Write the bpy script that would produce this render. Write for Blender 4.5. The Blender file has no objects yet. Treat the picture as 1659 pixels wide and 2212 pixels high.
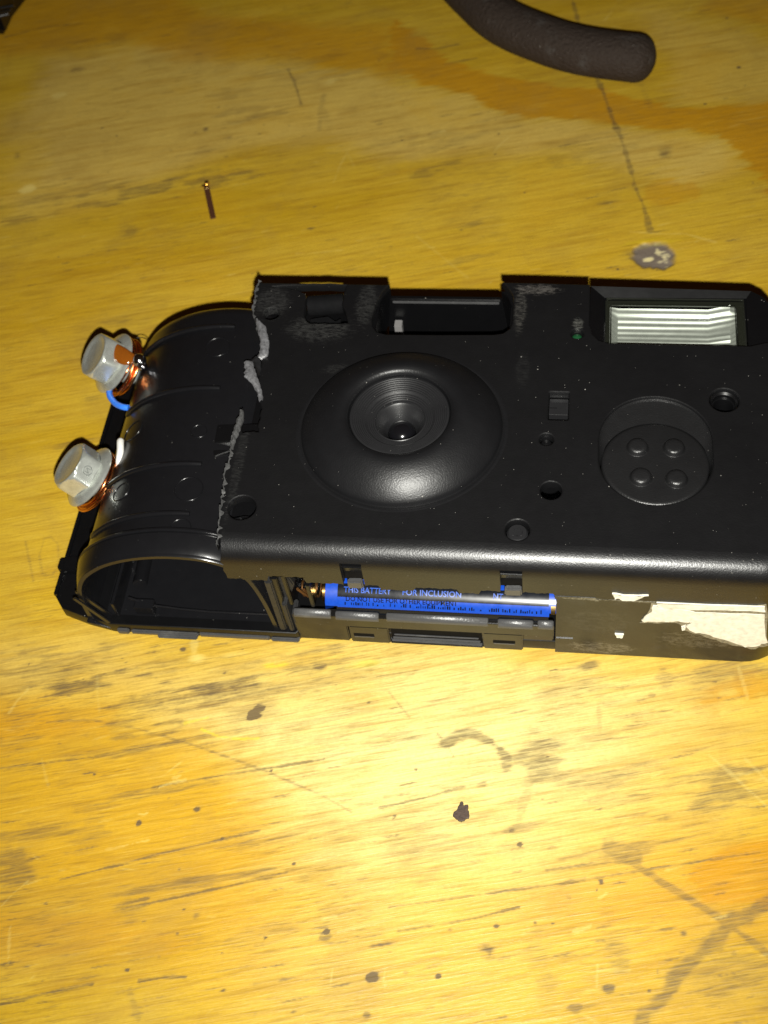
import bpy, bmesh, math, random
import numpy as np
from mathutils import Vector, Matrix
from mathutils.geometry import delaunay_2d_cdt
random.seed(7)
rng = np.random.default_rng(7)
sc = bpy.context.scene
col = sc.collection
MM = 0.001

# ------------------------------------------------------------------ camera, world, lamp
# orientation of the phone that took the picture: its right / up / back axes seen from the bench
cx = np.array([.9886, -.0368, .1463]); cx /= np.linalg.norm(cx)
cy = np.array([.1124, .8236, -.5559]); cy -= cx * (cx @ cy); cy /= np.linalg.norm(cy)
cz = np.cross(cx, cy)
R = np.array([cx, cy, cz])
FOC, PCX, PCY = 2700., 829.5, 1106.
def ray(px, py):
    return R @ np.array([(px - PCX) / FOC, -(py - PCY) / FOC, -1.])
POS = -ray(1140, 1408) * 245.
def at(px, py, z=0.):            # a point of the photograph on the level z (mm)
    d = ray(px, py); t = (z - POS[2]) / d[2]
    return POS + d * t
def aty(px, py, y=0.):           # the same on an upright plane
    d = ray(px, py); t = (y - POS[1]) / d[1]
    return POS + d * t
cam = bpy.data.cameras.new('photo_camera')
cam.sensor_fit = 'VERTICAL'; cam.angle_y = 2 * math.atan(1106 / FOC)
cam.clip_start = 0.01; cam.clip_end = 50
cam.dof.use_dof = True; cam.dof.focus_distance = 0.228; cam.dof.aperture_fstop = 20
camo = bpy.data.objects.new('photo_camera', cam); col.objects.link(camo)
m4 = Matrix.Identity(4)
for i in range(3):
    for j in range(3): m4[i][j] = R[i, j]
    m4[i][3] = POS[i] * MM
camo.matrix_world = m4
sc.camera = camo

w = bpy.data.worlds.new('World'); sc.world = w; w.use_nodes = True
w.node_tree.nodes['Background'].inputs['Color'].default_value = (1.0, .5, .24, 1)
w.node_tree.nodes['Background'].inputs['Strength'].default_value = 0.016
# the phone's own flash, a small diode just below the lens
lp = POS + R @ np.array([2.0, -12.0, 0.5])
tgt = at(850, 850, 0)
ld = bpy.data.lights.new('phone_flash', 'SPOT')
ld.energy = 5.9; ld.color = (1.0, .985, .91)
ld.spot_size = math.radians(92); ld.spot_blend = 1.0; ld.shadow_soft_size = .0016
lo = bpy.data.objects.new('phone_flash', ld); col.objects.link(lo)
lo.location = Vector(lp) * MM
lo.rotation_euler = Vector(tgt - lp).to_track_quat('-Z', 'Y').to_euler()
sc.view_settings.view_transform = 'Standard'
sc.view_settings.look = 'None'
sc.view_settings.exposure = 0.0
sc.view_settings.gamma = 1.0
sc.cycles.max_bounces = 8
sc.cycles.transparent_max_bounces = 12

# ------------------------------------------------------------------ material helpers
class NT:
    def __init__(s, name):
        s.m = bpy.data.materials.new(name); s.m.use_nodes = True
        s.t = s.m.node_tree; s.b = s.t.nodes['Principled BSDF']
        s.out = s.t.nodes['Material Output']
    def n(s, typ, **kw):
        nd = s.t.nodes.new(typ)
        for k, v in kw.items(): setattr(nd, k, v)
        return nd
    def l(s, a, b): s.t.links.new(a, b)
    def val(s, sock, v):
        if hasattr(v, 'is_output') or isinstance(v, bpy.types.NodeSocket): s.l(v, sock)
        else: sock.default_value = v
    def math(s, op, a, b=0., c=None, clamp=False):
        nd = s.n('ShaderNodeMath', operation=op, use_clamp=clamp)
        s.val(nd.inputs[0], a); s.val(nd.inputs[1], b)
        if c is not None: s.val(nd.inputs[2], c)
        return nd.outputs[0]
    def mix(s, f, a, b, blend='MIX'):
        nd = s.n('ShaderNodeMix', data_type='RGBA', blend_type=blend)
        s.val(nd.inputs[0], f)
        s.val(nd.inputs[6], a if not isinstance(a, tuple) else (*a, 1)[:4])
        s.val(nd.inputs[7], b if not isinstance(b, tuple) else (*b, 1)[:4])
        return nd.outputs[2]
    def coord(s, scale=(1, 1, 1), rot=0.):
        tc = s.n('ShaderNodeNewGeometry'); mp = s.n('ShaderNodeMapping')
        mp.inputs['Scale'].default_value = scale; mp.inputs['Rotation'].default_value = (0, 0, rot)
        s.l(tc.outputs['Position'], mp.inputs['Vector']); return mp.outputs[0]
    def noise(s, vec, scale, detail=3., rough=.55, dist=0.):
        nd = s.n('ShaderNodeTexNoise')
        s.l(vec, nd.inputs['Vector']); nd.inputs['Scale'].default_value = scale
        nd.inputs['Detail'].default_value = detail; nd.inputs['Roughness'].default_value = rough
        nd.inputs['Distortion'].default_value = dist
        return nd.outputs[0]
    def ramp(s, f, lo_, hi_, a=0., b=1.):
        nd = s.n('ShaderNodeMapRange', clamp=True)
        s.val(nd.inputs[0], f)
        for i, v in zip((1, 2, 3, 4), (lo_, hi_, a, b)): nd.inputs[i].default_value = v
        return nd.outputs[0]
    def bump(s, h, strength, dist, prev=None):
        nd = s.n('ShaderNodeBump'); nd.inputs['Strength'].default_value = strength
        nd.inputs['Distance'].default_value = dist; s.l(h, nd.inputs['Height'])
        if prev: s.l(prev, nd.inputs['Normal'])
        return nd.outputs[0]
    def set(s, **kw):
        for k, v in kw.items():
            s.val(s.b.inputs[k.replace('_', ' ')], (*v, 1) if isinstance(v, tuple) and len(v) == 3 else v)
        return s

def specks(t, vec, scale, size, keep):
    """tiny dust flecks: 0..1"""
    v = t.n('ShaderNodeTexVoronoi'); t.l(vec, v.inputs['Vector']); v.inputs['Scale'].default_value = scale
    sep = t.n('ShaderNodeSeparateColor'); t.l(v.outputs['Color'], sep.inputs[0])
    on = t.math('GREATER_THAN', sep.outputs[0], 1 - keep)
    rad = t.math('MULTIPLY', sep.outputs[1], size)
    d = t.math('LESS_THAN', v.outputs['Distance'], rad)
    return t.math('MULTIPLY', on, d)

def plastic(name, base, rough, grain=0.35, gscale=5200, dust=.34, dust_amt=.42, smear=.0, scuffs=(), gdist=.00006):
    t = NT(name)
    p = t.coord()
    big = t.noise(p, 55, 4, .6)
    fine = t.noise(p, gscale, 2, .6)
    mid = t.noise(p, 420, 4, .6)
    r = t.math('MULTIPLY_ADD', big, .18, rough - .09)
    r = t.math('MULTIPLY_ADD', mid, .05, t.math('SUBTRACT', r, .025))
    dust1 = specks(t, p, 620, .085, dust)
    dust2 = specks(t, p, 1500, .12, dust * .45)
    d = t.math('MULTIPLY', t.math('MAXIMUM', dust1, dust2), t.ramp(big, .38, .62, .25, 1.))
    c = t.mix(t.ramp(mid, .3, .8), base, tuple(min(1, v * 1.15) for v in base))
    if smear:
        c = t.mix(t.math('MULTIPLY', t.ramp(t.noise(p, 130, 6, .7), .56, .72), smear), c, (.12, .12, .115))
    for (x, y, z, rx, ry, rz, amt, colr) in scuffs:
        sub = t.n('ShaderNodeVectorMath', operation='SUBTRACT'); t.l(p, sub.inputs[0])
        sub.inputs[1].default_value = (x * MM, y * MM, z * MM)
        sca = t.n('ShaderNodeVectorMath', operation='MULTIPLY'); t.l(sub.outputs[0], sca.inputs[0])
        sca.inputs[1].default_value = (1 / (rx * MM), 1 / (ry * MM), 1 / (rz * MM))
        ln = t.n('ShaderNodeVectorMath', operation='LENGTH'); t.l(sca.outputs[0], ln.inputs[0])
        inside = t.ramp(ln.outputs['Value'], .55, 1.15, 1., 0.)
        mps = t.n('ShaderNodeMapping'); mps.inputs['Scale'].default_value = (700, 2600, 1500); mps.inputs['Rotation'].default_value = (0, 0, .7); t.l(p, mps.inputs['Vector']); nz = t.noise(mps.outputs[0], 1., 5, .8, .6)
        mk = t.math('MULTIPLY', t.ramp(t.math('ADD', nz, t.math('MULTIPLY', inside, .20)), .62, .80), inside)
        mk = t.math('MULTIPLY', mk, amt)
        c = t.mix(mk, c, colr)
        r = t.math('MAXIMUM', r, t.math('MULTIPLY', mk, .75))
    c = t.mix(t.math('MULTIPLY', d, dust_amt), c, (.55, .53, .48))
    t.l(c, t.b.inputs['Base Color'])
    t.l(t.math('MAXIMUM', r, t.math('MULTIPLY', d, .7)), t.b.inputs['Roughness'])
    bm_ = t.bump(fine, grain, gdist)
    bm_ = t.bump(mid, .12, .0002, bm_)
    t.l(bm_, t.b.inputs['Normal'])
    return t.m

def simple(name, base, rough, metal=0., bump=0., bscale=2000, var=.0, coat=0.):
    t = NT(name); p = t.coord()
    n_ = t.noise(p, bscale, 4, .6)
    c = t.mix(t.ramp(n_, .3, .7), tuple(v * (1 - var) for v in base), tuple(min(1, v * (1 + var)) for v in base))
    t.l(c, t.b.inputs['Base Color'])
    t.l(t.math('MULTIPLY_ADD', t.noise(p, bscale * .3, 3), .2, rough - .1), t.b.inputs['Roughness'])
    t.b.inputs['Metallic'].default_value = metal
    t.b.inputs['Coat Weight'].default_value = coat
    if bump: t.l(t.bump(n_, bump, .0001), t.b.inputs['Normal'])
    return t.m

SC = (.05, .05, .048)
BLK = plastic('satin_black_plastic', (.0046, .0046, .0051), .36, grain=.6, gscale=3300, scuffs=(
    (-45, 55, 32, 9, 5, 4, .5, SC), (-56, 62, 32, 5, 6, 4, .45, SC), (-36, 62, 32, 3, 8, 4, .45, SC),
    (-1, 66.6, 32, 6, 2.0, 4, .6, (.12, .11, .10)), (-4.3, 61, 32, 1.6, 8, 4, .4, (.10, .095, .085)), (7.4, 57.2, 32, 1.5, 2.0, 4, .6, (.11, .11, .10)),
    (-39, 44, 32, 5, 2.0, 4, .22, SC), (-3, 45, 32, 2, 6, 4, .12, SC), (-55.6, 20, 32, 1.4, 18, 4, .2, SC)))
CHB = plastic('smooth_black_plastic', (.0058, .0058, .0067), .25, grain=.10, dust=.22, dust_amt=.25)
INB = plastic('inner_black_plastic', (.0028, .0028, .0032), .30, grain=.10, dust=.12)
SIDE = plastic('scuffed_black_plastic', (.0065, .006, .0055), .24, grain=.12, dust=.22, smear=.10, scuffs=(
    (13, 0, 13, 9, 3, 6, .16, (.12, .11, .085)), (32, 0, 8, 11, 3, 4, .35, (.16, .14, .10)), (18, 0, 21.5, 16, 3, 1.0, .7, (.25, .23, .17)),
    (14, 0, 3, 9, 3, 3, .35, (.25, .22, .16))))
DOMEM = plastic('dome_black_plastic', (.0055, .0055, .0062), .39, grain=.6, gscale=3300, dust=.16)
DOMEM.node_tree.nodes['Principled BSDF'].inputs['Specular IOR Level'].default_value = .38
CUPM = plastic('stippled_black_plastic', (.0075, .0075, .008), .37, grain=1.0, gscale=3600, dust=.5, dust_amt=.30)
GREYP = plastic('dark_grey_plastic', (.011, .011, .012), .36, grain=.2, dust=.2)
LEDGE = plastic('worn_black_edge', (.05, .05, .051), .36, grain=.9, gscale=3000, dust=.3, smear=.5)
RIBM = simple('dull_black_plastic', (.012, .012, .0125), .55, bump=.2, bscale=900, var=.3)
VOID = simple('recess_shade_black', (.004, .004, .0045), .8, bump=.2, bscale=900, var=.2)  # glossless black: the shade of recesses is put into the material
VOID.node_tree.nodes['Principled BSDF'].inputs['Specular IOR Level'].default_value = .08
TORN = simple('stress_whitened_plastic', (.12, .12, .127), .42, bump=.35, bscale=1500, var=.45)
TORN2 = simple('torn_plastic_edge', (.05, .05, .05), .55, bump=.6, bscale=1800, var=.5)
ZINC = simple('zinc_plated_steel', (.66, .69, .64), .28, metal=.74, bump=.35, bscale=620, var=.12)
COPPER = simple('copper_wire', (.86, .34, .12), .22, metal=1., bump=.1, bscale=2500, var=.2)
DULLCU = simple('tarnished_copper', (.16, .075, .025), .5, metal=.8, var=.3)
SOLDER = simple('solder', (.62, .62, .66), .13, metal=1., bump=.2, bscale=900, var=.1)
BRASS = simple('brass', (.85, .5, .16), .25, metal=1., var=.1)
GOLD = simple('gold_metal', (.95, .66, .26), .2, metal=1., var=.1)
BLUEW = simple('blue_insulation', (.035, .19, .80), .4, var=.1)
WHITEW = simple('white_insulation', (.70, .69, .66), .45, var=.08, bump=.2, bscale=900)
BROWN = simple('brown_strip', (.075, .028, .012), .5, var=.15)
RUBBER = plastic('brown_black_rubber', (.030, .021, .016), .75, grain=1.0, gscale=1100, dust=.9, dust_amt=.34, smear=.3, gdist=.0007)
RUBBER.node_tree.nodes['Principled BSDF'].inputs['Specular IOR Level'].default_value = .22
PAPER = simple('torn_white_paper', (.66, .635, .53), .85, bump=.7, bscale=800, var=.16)
GLUE = simple('grey_glue', (.20, .175, .115), .75, bump=.8, bscale=1500, var=.45)
FLAKE = simple('dark_flake', (.05, .03, .02), .6, bump=.6, bscale=1500, var=.4)
BBLUE = simple('battery_blue', (.005, .048, .36), .30, var=.10)
BBLACK = simple('battery_black', (.004, .005, .008), .27, var=.2)
BBLACK.node_tree.nodes['Principled BSDF'].inputs['Specular IOR Level'].default_value = .28
BTEXT = simple('battery_print_blue', (.007, .062, .36), .4)
AMBER = None
t = NT('amber_flux'); t.set(Base_Color=(.30, .085, .008), Roughness=.10); t.b.inputs['Transmission Weight'].default_value = .45
t.b.inputs['IOR'].default_value = 1.5; AMBER = t.m
def thin_clear(name, tint, rough, amount, bump=0.):
    t = NT(name)
    tr = t.n('ShaderNodeBsdfTransparent'); tr.inputs['Color'].default_value = (*tint, 1)
    gl = t.n('ShaderNodeBsdfGlossy'); gl.inputs['Roughness'].default_value = rough
    fr = t.n('ShaderNodeLayerWeight'); fr.inputs['Blend'].default_value = .5
    f = t.math('MULTIPLY_ADD', t.math('POWER', fr.outputs['Facing'], 4.), .8, amount, clamp=True)
    mx = t.n('ShaderNodeMixShader'); t.l(f, mx.inputs[0]); t.l(tr.outputs[0], mx.inputs[1]); t.l(gl.outputs[0], mx.inputs[2])
    t.l(mx.outputs[0], t.out.inputs['Surface'])
    return t.m
CLEAR = thin_clear('clear_plastic', (.93, .95, .90), .12, .03)
REFL = simple('silvered_reflector', (.40, .415, .40), .46, metal=.6, var=.08, bscale=700)
t = NT('lens_glass'); t.set(Base_Color=(.004, .004, .005), Roughness=.17); t.b.inputs['Coat Weight'].default_value = 1.; LENSM = t.m
t = NT('green_indicator'); t.set(Base_Color=(.008, .05, .018), Roughness=.2); LEDM = t.m

# ------------------------------------------------------------------ mesh helpers (all lengths in mm)
def finish_smooth(me, ang=32):
    bm = bmesh.new(); bm.from_mesh(me)
    bmesh.ops.recalc_face_normals(bm, faces=bm.faces)
    for f in bm.faces: f.smooth = True
    for e in bm.edges:
        if len(e.link_faces) == 2:
            e.smooth = e.calc_face_angle(0) < math.radians(ang)
        else: e.smooth = True
    bm.to_mesh(me); bm.free()

class MB:
    def __init__(s): s.v = []; s.f = []
    def add(s, vs, fs):
        o = len(s.v); s.v += [tuple(map(float, v)) for v in vs]; s.f += [tuple(i + o for i in f) for f in fs]; return s
    def box(s, x0, x1, y0, y1, z0, z1):
        vs = [(x, y, z) for z in (z0, z1) for y in (y0, y1) for x in (x0, x1)]
        return s.add(vs, [(0, 2, 3, 1), (4, 5, 7, 6), (0, 1, 5, 4), (2, 6, 7, 3), (0, 4, 6, 2), (1, 3, 7, 5)])
    def grid(s, rows, closed_u=False, closed_v=False):
        nr, nc = len(rows), len(rows[0]); vs = [p for r in rows for p in r]; fs = []
        for i in range(nr if closed_v else nr - 1):
            for j in range(nc if closed_u else nc - 1):
                a = i * nc + j; b = i * nc + (j + 1) % nc; c = ((i + 1) % nr) * nc + (j + 1) % nc; d = ((i + 1) % nr) * nc + j
                fs.append((a, b, c, d))
        return s.add(vs, fs)
    def prism(s, pts, z0, z1):
        n = len(pts)
        vs = [(p[0], p[1], z0) for p in pts] + [(p[0], p[1], z1) for p in pts]
        fs = [tuple(range(n))[::-1], tuple(range(n, 2 * n))] + [(i, (i + 1) % n, n + (i + 1) % n, n + i) for i in range(n)]
        return s.add(vs, fs)
    def prism_y(s, pts, y0, y1):     # pts in (x, z)
        n = len(pts)
        vs = [(p[0], y0, p[1]) for p in pts] + [(p[0], y1, p[1]) for p in pts]
        fs = [tuple(range(n)), tuple(range(n, 2 * n))[::-1]] + [(i, n + i, n + (i + 1) % n, (i + 1) % n) for i in range(n)]
        return s.add(vs, fs)
    def tube(s, path, r, seg=10, caps=True, flat=1.):
        P = [np.array(p, float) for p in path]; n = len(P); rows = []
        rr = r if isinstance(r, (list, tuple, np.ndarray)) else [r] * n
        t0 = P[1] - P[0]; t0 /= np.linalg.norm(t0)
        up = np.array([0, 0, 1.]) if abs(t0[2]) < .9 else np.array([1., 0, 0])
        nrm = up - t0 * (t0 @ up); nrm /= np.linalg.norm(nrm)
        for i in range(n):
            tt = P[min(i + 1, n - 1)] - P[max(i - 1, 0)]; tt /= np.linalg.norm(tt) + 1e-12
            nrm = nrm - tt * (tt @ nrm); nrm /= np.linalg.norm(nrm); bi = np.cross(tt, nrm)
            rows.append([P[i] + rr[i] * (math.cos(a) * nrm * flat + math.sin(a) * bi) for a in np.linspace(0, 2 * math.pi, seg, endpoint=False)])
        o = len(s.v); s.grid(rows, closed_u=True)
        if caps:
            s.f.append(tuple(o + i for i in range(seg))[::-1]); s.f.append(tuple(o + (n - 1) * seg + i for i in range(seg)))
        return s
    def ringtube(s, pts, r, seg=6):   # closed loop
        P = [np.array(p, float) for p in pts]; n = len(P); rows = []
        for i in range(n):
            tt = P[(i + 1) % n] - P[i - 1]; tt /= np.linalg.norm(tt)
            nrm = np.array([0, 0, 1.]); nrm = nrm - tt * (tt @ nrm); nrm /= np.linalg.norm(nrm); bi = np.cross(tt, nrm)
            rows.append([P[i] + r * (math.cos(a) * nrm + math.sin(a) * bi) for a in np.linspace(0, 2 * math.pi, seg, endpoint=False)])
        return s.grid(rows, closed_u=True, closed_v=True)
    def lathe(s, prof, c=(0, 0, 0), axis=(0, 0, 1), seg=48, cap0=False, cap1=False, phase=0.):   # prof: (r, h) along axis
        a = np.array(axis, float); a /= np.linalg.norm(a)
        u = np.array([1., 0, 0]) if abs(a[0]) < .9 else np.array([0, 1., 0])
        u = u - a * (a @ u); u /= np.linalg.norm(u); v = np.cross(a, u); c = np.array(c, float)
        rows = [[c + a * h + r * (math.cos(q) * u + math.sin(q) * v) for q in np.linspace(0, 2 * math.pi, seg, endpoint=False) + phase] for r, h in prof]
        o = len(s.v); s.grid(rows, closed_u=True)
        if cap0: s.f.append(tuple(o + i for i in range(seg))[::-1])
        if cap1: s.f.append(tuple(o + (len(prof) - 1) * seg + i for i in range(seg)))
        return s
    def build(s, name, mat, parent=None, ang=32, bevel=0., origin=None):
        if parent is not None:
            r_ = parent
            while r_.parent is not None: r_ = r_.parent
            og = np.array(r_['o_mm'][:]) if 'o_mm' in r_ else np.array(r_.location[:]) / MM
        else: og = np.array(origin if origin is not None else (0, 0, 0), float)
        me = bpy.data.meshes.new(name)
        me.from_pydata([((v[0] - og[0]) * MM, (v[1] - og[1]) * MM, (v[2] - og[2]) * MM) for v in s.v], [], s.f)
        if bevel:
            bm = bmesh.new(); bm.from_mesh(me)
            bmesh.ops.remove_doubles(bm, verts=bm.verts, dist=1e-7)
            bmesh.ops.recalc_face_normals(bm, faces=bm.faces)
            ed = [e for e in bm.edges if len(e.link_faces) == 2 and e.calc_face_angle(0) > math.radians(40)]
            bmesh.ops.bevel(bm, geom=ed, offset=bevel * MM, segments=2, affect='EDGES', clamp_overlap=True)
            bm.to_mesh(me); bm.free()
        finish_smooth(me, ang)
        me.materials.append(mat)
        o = bpy.data.objects.new(name, me); col.objects.link(o)
        if parent is not None: o.parent = parent
        else: o.location = Vector(og) * MM
        return o

def thing(name, label, cat, loc, group=None):
    o = bpy.data.objects.new(name, None); col.objects.link(o)
    o.location = Vector(loc) * MM; o.empty_display_size = .01
    o['label'] = label; o['category'] = cat
    if group: o['group'] = group
    return o
def tag(o, label, cat, group=None):
    o['label'] = label; o['category'] = cat
    if group: o['group'] = group
    return o

def circ(x, y, r, n=36, ry=None):
    return [(x + r * math.cos(a), y + (ry or r) * math.sin(a)) for a in np.linspace(0, 2 * math.pi, n, endpoint=False)]
def rrect(x0, x1, y0, y1, r, n=4):
    out = []
    for (cx_, cy_, a0) in ((x1 - r, y1 - r, 0), (x0 + r, y1 - r, 90), (x0 + r, y0 + r, 180), (x1 - r, y0 + r, 270)):
        for k in range(n + 1):
            a = math.radians(a0 + 90 * k / n); out.append((cx_ + r * math.cos(a), cy_ + r * math.sin(a)))
    return out
def area(p): return .5 * sum(p[i - 1][0] * p[i][1] - p[i][0] * p[i - 1][1] for i in range(len(p)))
def offset_in(pts, d, flags=None):
    """move a ccw loop to its left (inwards) by d"""
    n = len(pts); out = []
    for i in range(n):
        if flags and flags[i]: out.append(pts[i]); continue
        p0, p1, p2 = (np.array(pts[k % n], float) for k in (i - 1, i, i + 1))
        a = p1 - p0; b = p2 - p1; a /= np.linalg.norm(a) + 1e-9; b /= np.linalg.norm(b) + 1e-9
        nn = np.array([-a[1] - b[1], a[0] + b[0]]); L = np.linalg.norm(nn)
        if L < 1e-6: out.append(tuple(p1)); continue
        nn /= L; k = d / max(.45, nn @ np.array([-a[1], a[0]]))
        out.append(tuple(p1 + nn * k))
    return out
def plate(mb, outline, holes, z, depth, ch, flags=None):
    if area(outline) < 0: outline = outline[::-1]; flags = flags[::-1] if flags else None
    loops = [(outline, offset_in(outline, ch, flags), flags)]
    for h in holes:
        if area(h) > 0: h = h[::-1]
        loops.append((h, offset_in(h, ch), None))
    vs, ed = [], []
    for (_, top, _f) in loops:
        o = len(vs); vs += [Vector(p) for p in top]; n = len(top)
        ed += [(o + i, o + (i + 1) % n) for i in range(n)]
    V, _, F, *_ = delaunay_2d_cdt(vs, ed, [], 2, 1e-6)
    def inside(p, poly):
        c = False; n = len(poly)
        for i in range(n):
            x1, y1 = poly[i - 1]; x2, y2 = poly[i]
            if (y1 > p[1]) != (y2 > p[1]) and p[0] < (x2 - x1) * (p[1] - y1) / (y2 - y1) + x1: c = not c
        return c
    keep = []
    for f in F:
        c = sum((V[i] for i in f), Vector((0, 0))) / len(f)
        if not inside(c, loops[0][1]): continue
        if any(inside(c, l[1]) for l in loops[1:]): continue
        keep.append(tuple(f))
    mb.add([(v.x, v.y, z) for v in V], keep)
    for (edge, top, fl) in loops:
        n = len(edge)
        mid = [((a[0] * .3 + b[0] * .7), (a[1] * .3 + b[1] * .7)) for a, b in zip(top, edge)]
        zz = [[z] * n, [z - ch * .3 if not (fl and fl[i]) else z for i in range(n)], [z - ch if not (fl and fl[i]) else z for i in range(n)], [z - depth] * n]
        rings = [[(p[0], p[1], zz[k][i]) for i, p in enumerate(lp_)] for k, lp_ in enumerate((top, mid, edge, edge))]
        mb.grid(rings, closed_u=True)
    return mb

def fractal(px, amp, seed, lev=3):
    """roughen a polyline"""
    r_ = random.Random(seed); pts = [np.array(p, float) for p in px]
    for _ in range(lev):
        out = []
        for a, b in zip(pts[:-1], pts[1:]):
            L = np.linalg.norm(b - a); nrm = np.array([-(b - a)[1], (b - a)[0]]) / (L + 1e-9)
            out += [a, (a + b) / 2 + nrm * min(amp, L * .25) * r_.uniform(-1, 1)]
        out.append(pts[-1]); pts = out; amp *= .55
    return [tuple(p) for p in pts]

# ------------------------------------------------------------------ the bench top
def vnoise(x, y, seed):
    r_ = np.random.default_rng(seed); N = 256; g = r_.random((N, N))
    xi = np.floor(x).astype(int); yi = np.floor(y).astype(int); fx = x - xi; fy = y - yi
    fx = fx * fx * (3 - 2 * fx); fy = fy * fy * (3 - 2 * fy)
    a = g[xi % N, yi % N]; b = g[(xi + 1) % N, yi % N]; c = g[xi % N, (yi + 1) % N]; d = g[(xi + 1) % N, (yi + 1) % N]
    return (a * (1 - fx) + b * fx) * (1 - fy) + (c * (1 - fx) + d * fx) * fy
def fbm(x, y, seed, o=4, gain=.5):
    s = 0; a = 1; tot = 0
    for k in range(o):
        s = s + a * vnoise(x * 2 ** k + 17 * k, y * 2 ** k + 31 * k, seed + k); tot += a; a *= gain
    return s / tot
GA = math.radians(14.5)
def sm(x, a, b):
    t_ = np.clip((x - a) / (b - a), 0, 1); return t_ * t_ * (3 - 2 * t_)

def build_bench():
    step = .3
    xs = np.concatenate([[-900, -500, -300, -220], np.arange(-182, 66, step), [110, 200, 400, 800]])
    ys = np.concatenate([[-700, -400, -200, -120], np.arange(-82, 228, step), [280, 400, 700, 1100]])
    X, Y = np.meshgrid(xs, ys)
    gx = X * math.cos(GA) + Y * math.sin(GA); gy = -X * math.sin(GA) + Y * math.cos(GA)
    gy = gy + 2.2 * (fbm(gx / 70, gy / 60, 50, 2) - .5)
    ragged = fbm(gx / 9, gy / 1.1, 5, 4) - .5             # fibres: long along the grain
    soft = fbm(gx / 22, gy / 12, 9, 4) - .5
    blot = fbm(X / 3.2, Y / 3.2, 21, 4) - .5
    A = {k: np.zeros_like(X) for k in ('orange', 'pale', 'worn', 'dark', 'light', 'yellow')}
    Z = np.zeros_like(X)
    Xf, Yf, blotf, raggedf = X, Y, blot, ragged
    def win(xa, xb, ya, yb):
        i0, i1 = np.searchsorted(ys, (ya, yb)); j0, j1 = np.searchsorted(xs, (xa, xb))
        return (slice(max(0, i0 - 1), i1 + 1), slice(max(0, j0 - 1), j1 + 1))
    def pore(c, L, an, hw, ch, amp):
        e = c[:2] + np.array([math.cos(an), math.sin(an)]) * L
        sl = win(min(c[0], e[0]) - 1, max(c[0], e[0]) + 1, min(c[1], e[1]) - 1, max(c[1], e[1]) + 1)
        X, Y = Xf[sl], Yf[sl]
        d_ = np.abs(-(X - c[0]) * math.sin(an) + (Y - c[1]) * math.cos(an)); u_ = (X - c[0]) * math.cos(an) + (Y - c[1]) * math.sin(an)
        mk = (1 - sm(d_ / hw + 1.2 * blotf[sl], .3, 1.)) * sm(u_, 0, L * .3) * (1 - sm(u_, L * .6, L)) * amp
        A[ch][sl] = np.maximum(A[ch][sl], mk)
    def poly(pts, ch, amp, softness=4., rag=3., seed=0, mode='max'):
        P = np.array([at(*p)[:2] for p in pts])
        WX = X + rag * 2.2 * ragged * math.cos(GA) + 3 * rag * soft; WY = Y + rag * 1.2 * ragged + 2 * rag * soft
        d = np.full(X.shape, 1e9); ins = np.zeros(X.shape, bool); n = len(P)
        for i in range(n):
            a = P[i - 1]; b = P[i]; ab = b - a
            h = np.clip(((WX - a[0]) * ab[0] + (WY - a[1]) * ab[1]) / (ab @ ab + 1e-9), 0, 1)
            d = np.minimum(d, np.hypot(WX - a[0] - h * ab[0], WY - a[1] - h * ab[1]))
            cr = ((a[1] > WY) != (b[1] > WY)) & (WX < (b[0] - a[0]) * (WY - a[1]) / (b[1] - a[1] + 1e-12) + a[0])
            ins ^= cr
        sd = np.where(ins, d, -d)
        mk = sm(sd, -softness * .5, softness * .5) * amp
        A[ch] = np.maximum(A[ch], mk) if amp > 0 else np.maximum(0, A[ch] + mk)
    def blob(px, py, rx, ry, ch, amp, ang=0., rag=.5, edge=.5, fib=0.):
        c = at(px, py); a = GA + math.radians(ang); m_ = 2.2 * max(rx, ry) + 1
        sl = win(c[0] - m_, c[0] + m_, c[1] - m_, c[1] + m_)
        X, Y, blot, ragged = Xf[sl], Yf[sl], blotf[sl], raggedf[sl]
        u = ((X - c[0]) * math.cos(a) + (Y - c[1]) * math.sin(a)) / rx
        v = (-(X - c[0]) * math.sin(a) + (Y - c[1]) * math.cos(a)) / ry
        r_ = np.hypot(u, v) + rag * (2.2 * blot + 2.0 * ragged) + fib * 2.5 * ragged
        mk = (1 - sm(r_, 1 - edge, 1 + edge * .6)) * amp
        A[ch][sl] = np.maximum(A[ch][sl], mk); return mk
    def stroke(pts, wd, ch, amp, rag=.6, fib=0., taper=True):
        P = [at(*p)[:2] for p in pts]; Q = np.array(P); m_ = 2 * wd + 1
        sl = win(Q[:, 0].min() - m_, Q[:, 0].max() + m_, Q[:, 1].min() - m_, Q[:, 1].max() + m_)
        X, Y, blot, ragged = Xf[sl], Yf[sl], blotf[sl], raggedf[sl]
        d = np.full(X.shape, 1e9)
        for a, b in zip(P[:-1], P[1:]):
            ab = b - a
            h = np.clip(((X - a[0]) * ab[0] + (Y - a[1]) * ab[1]) / (ab @ ab + 1e-9), 0, 1)
            d = np.minimum(d, np.hypot(X - a[0] - h * ab[0], Y - a[1] - h * ab[1]))
        mk = (1 - sm(d / wd + rag * 1.6 * blot + fib * 2 * ragged, .35, 1.)) * amp
        A[ch][sl] = np.maximum(A[ch][sl], mk); return mk
    # --- veneer zones, top of the picture
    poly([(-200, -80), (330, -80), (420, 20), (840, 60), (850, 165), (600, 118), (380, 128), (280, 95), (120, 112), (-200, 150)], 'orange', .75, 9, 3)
    poly([(840, 40), (1000, 150), (1240, 190), (1500, 230), (1720, 210), (1720, 470), (1600, 350), (1560, 290), (1300, 266), (1110, 258), (980, 196), (835, 150)], 'orange', .95, 2.2, 2.6)
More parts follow.
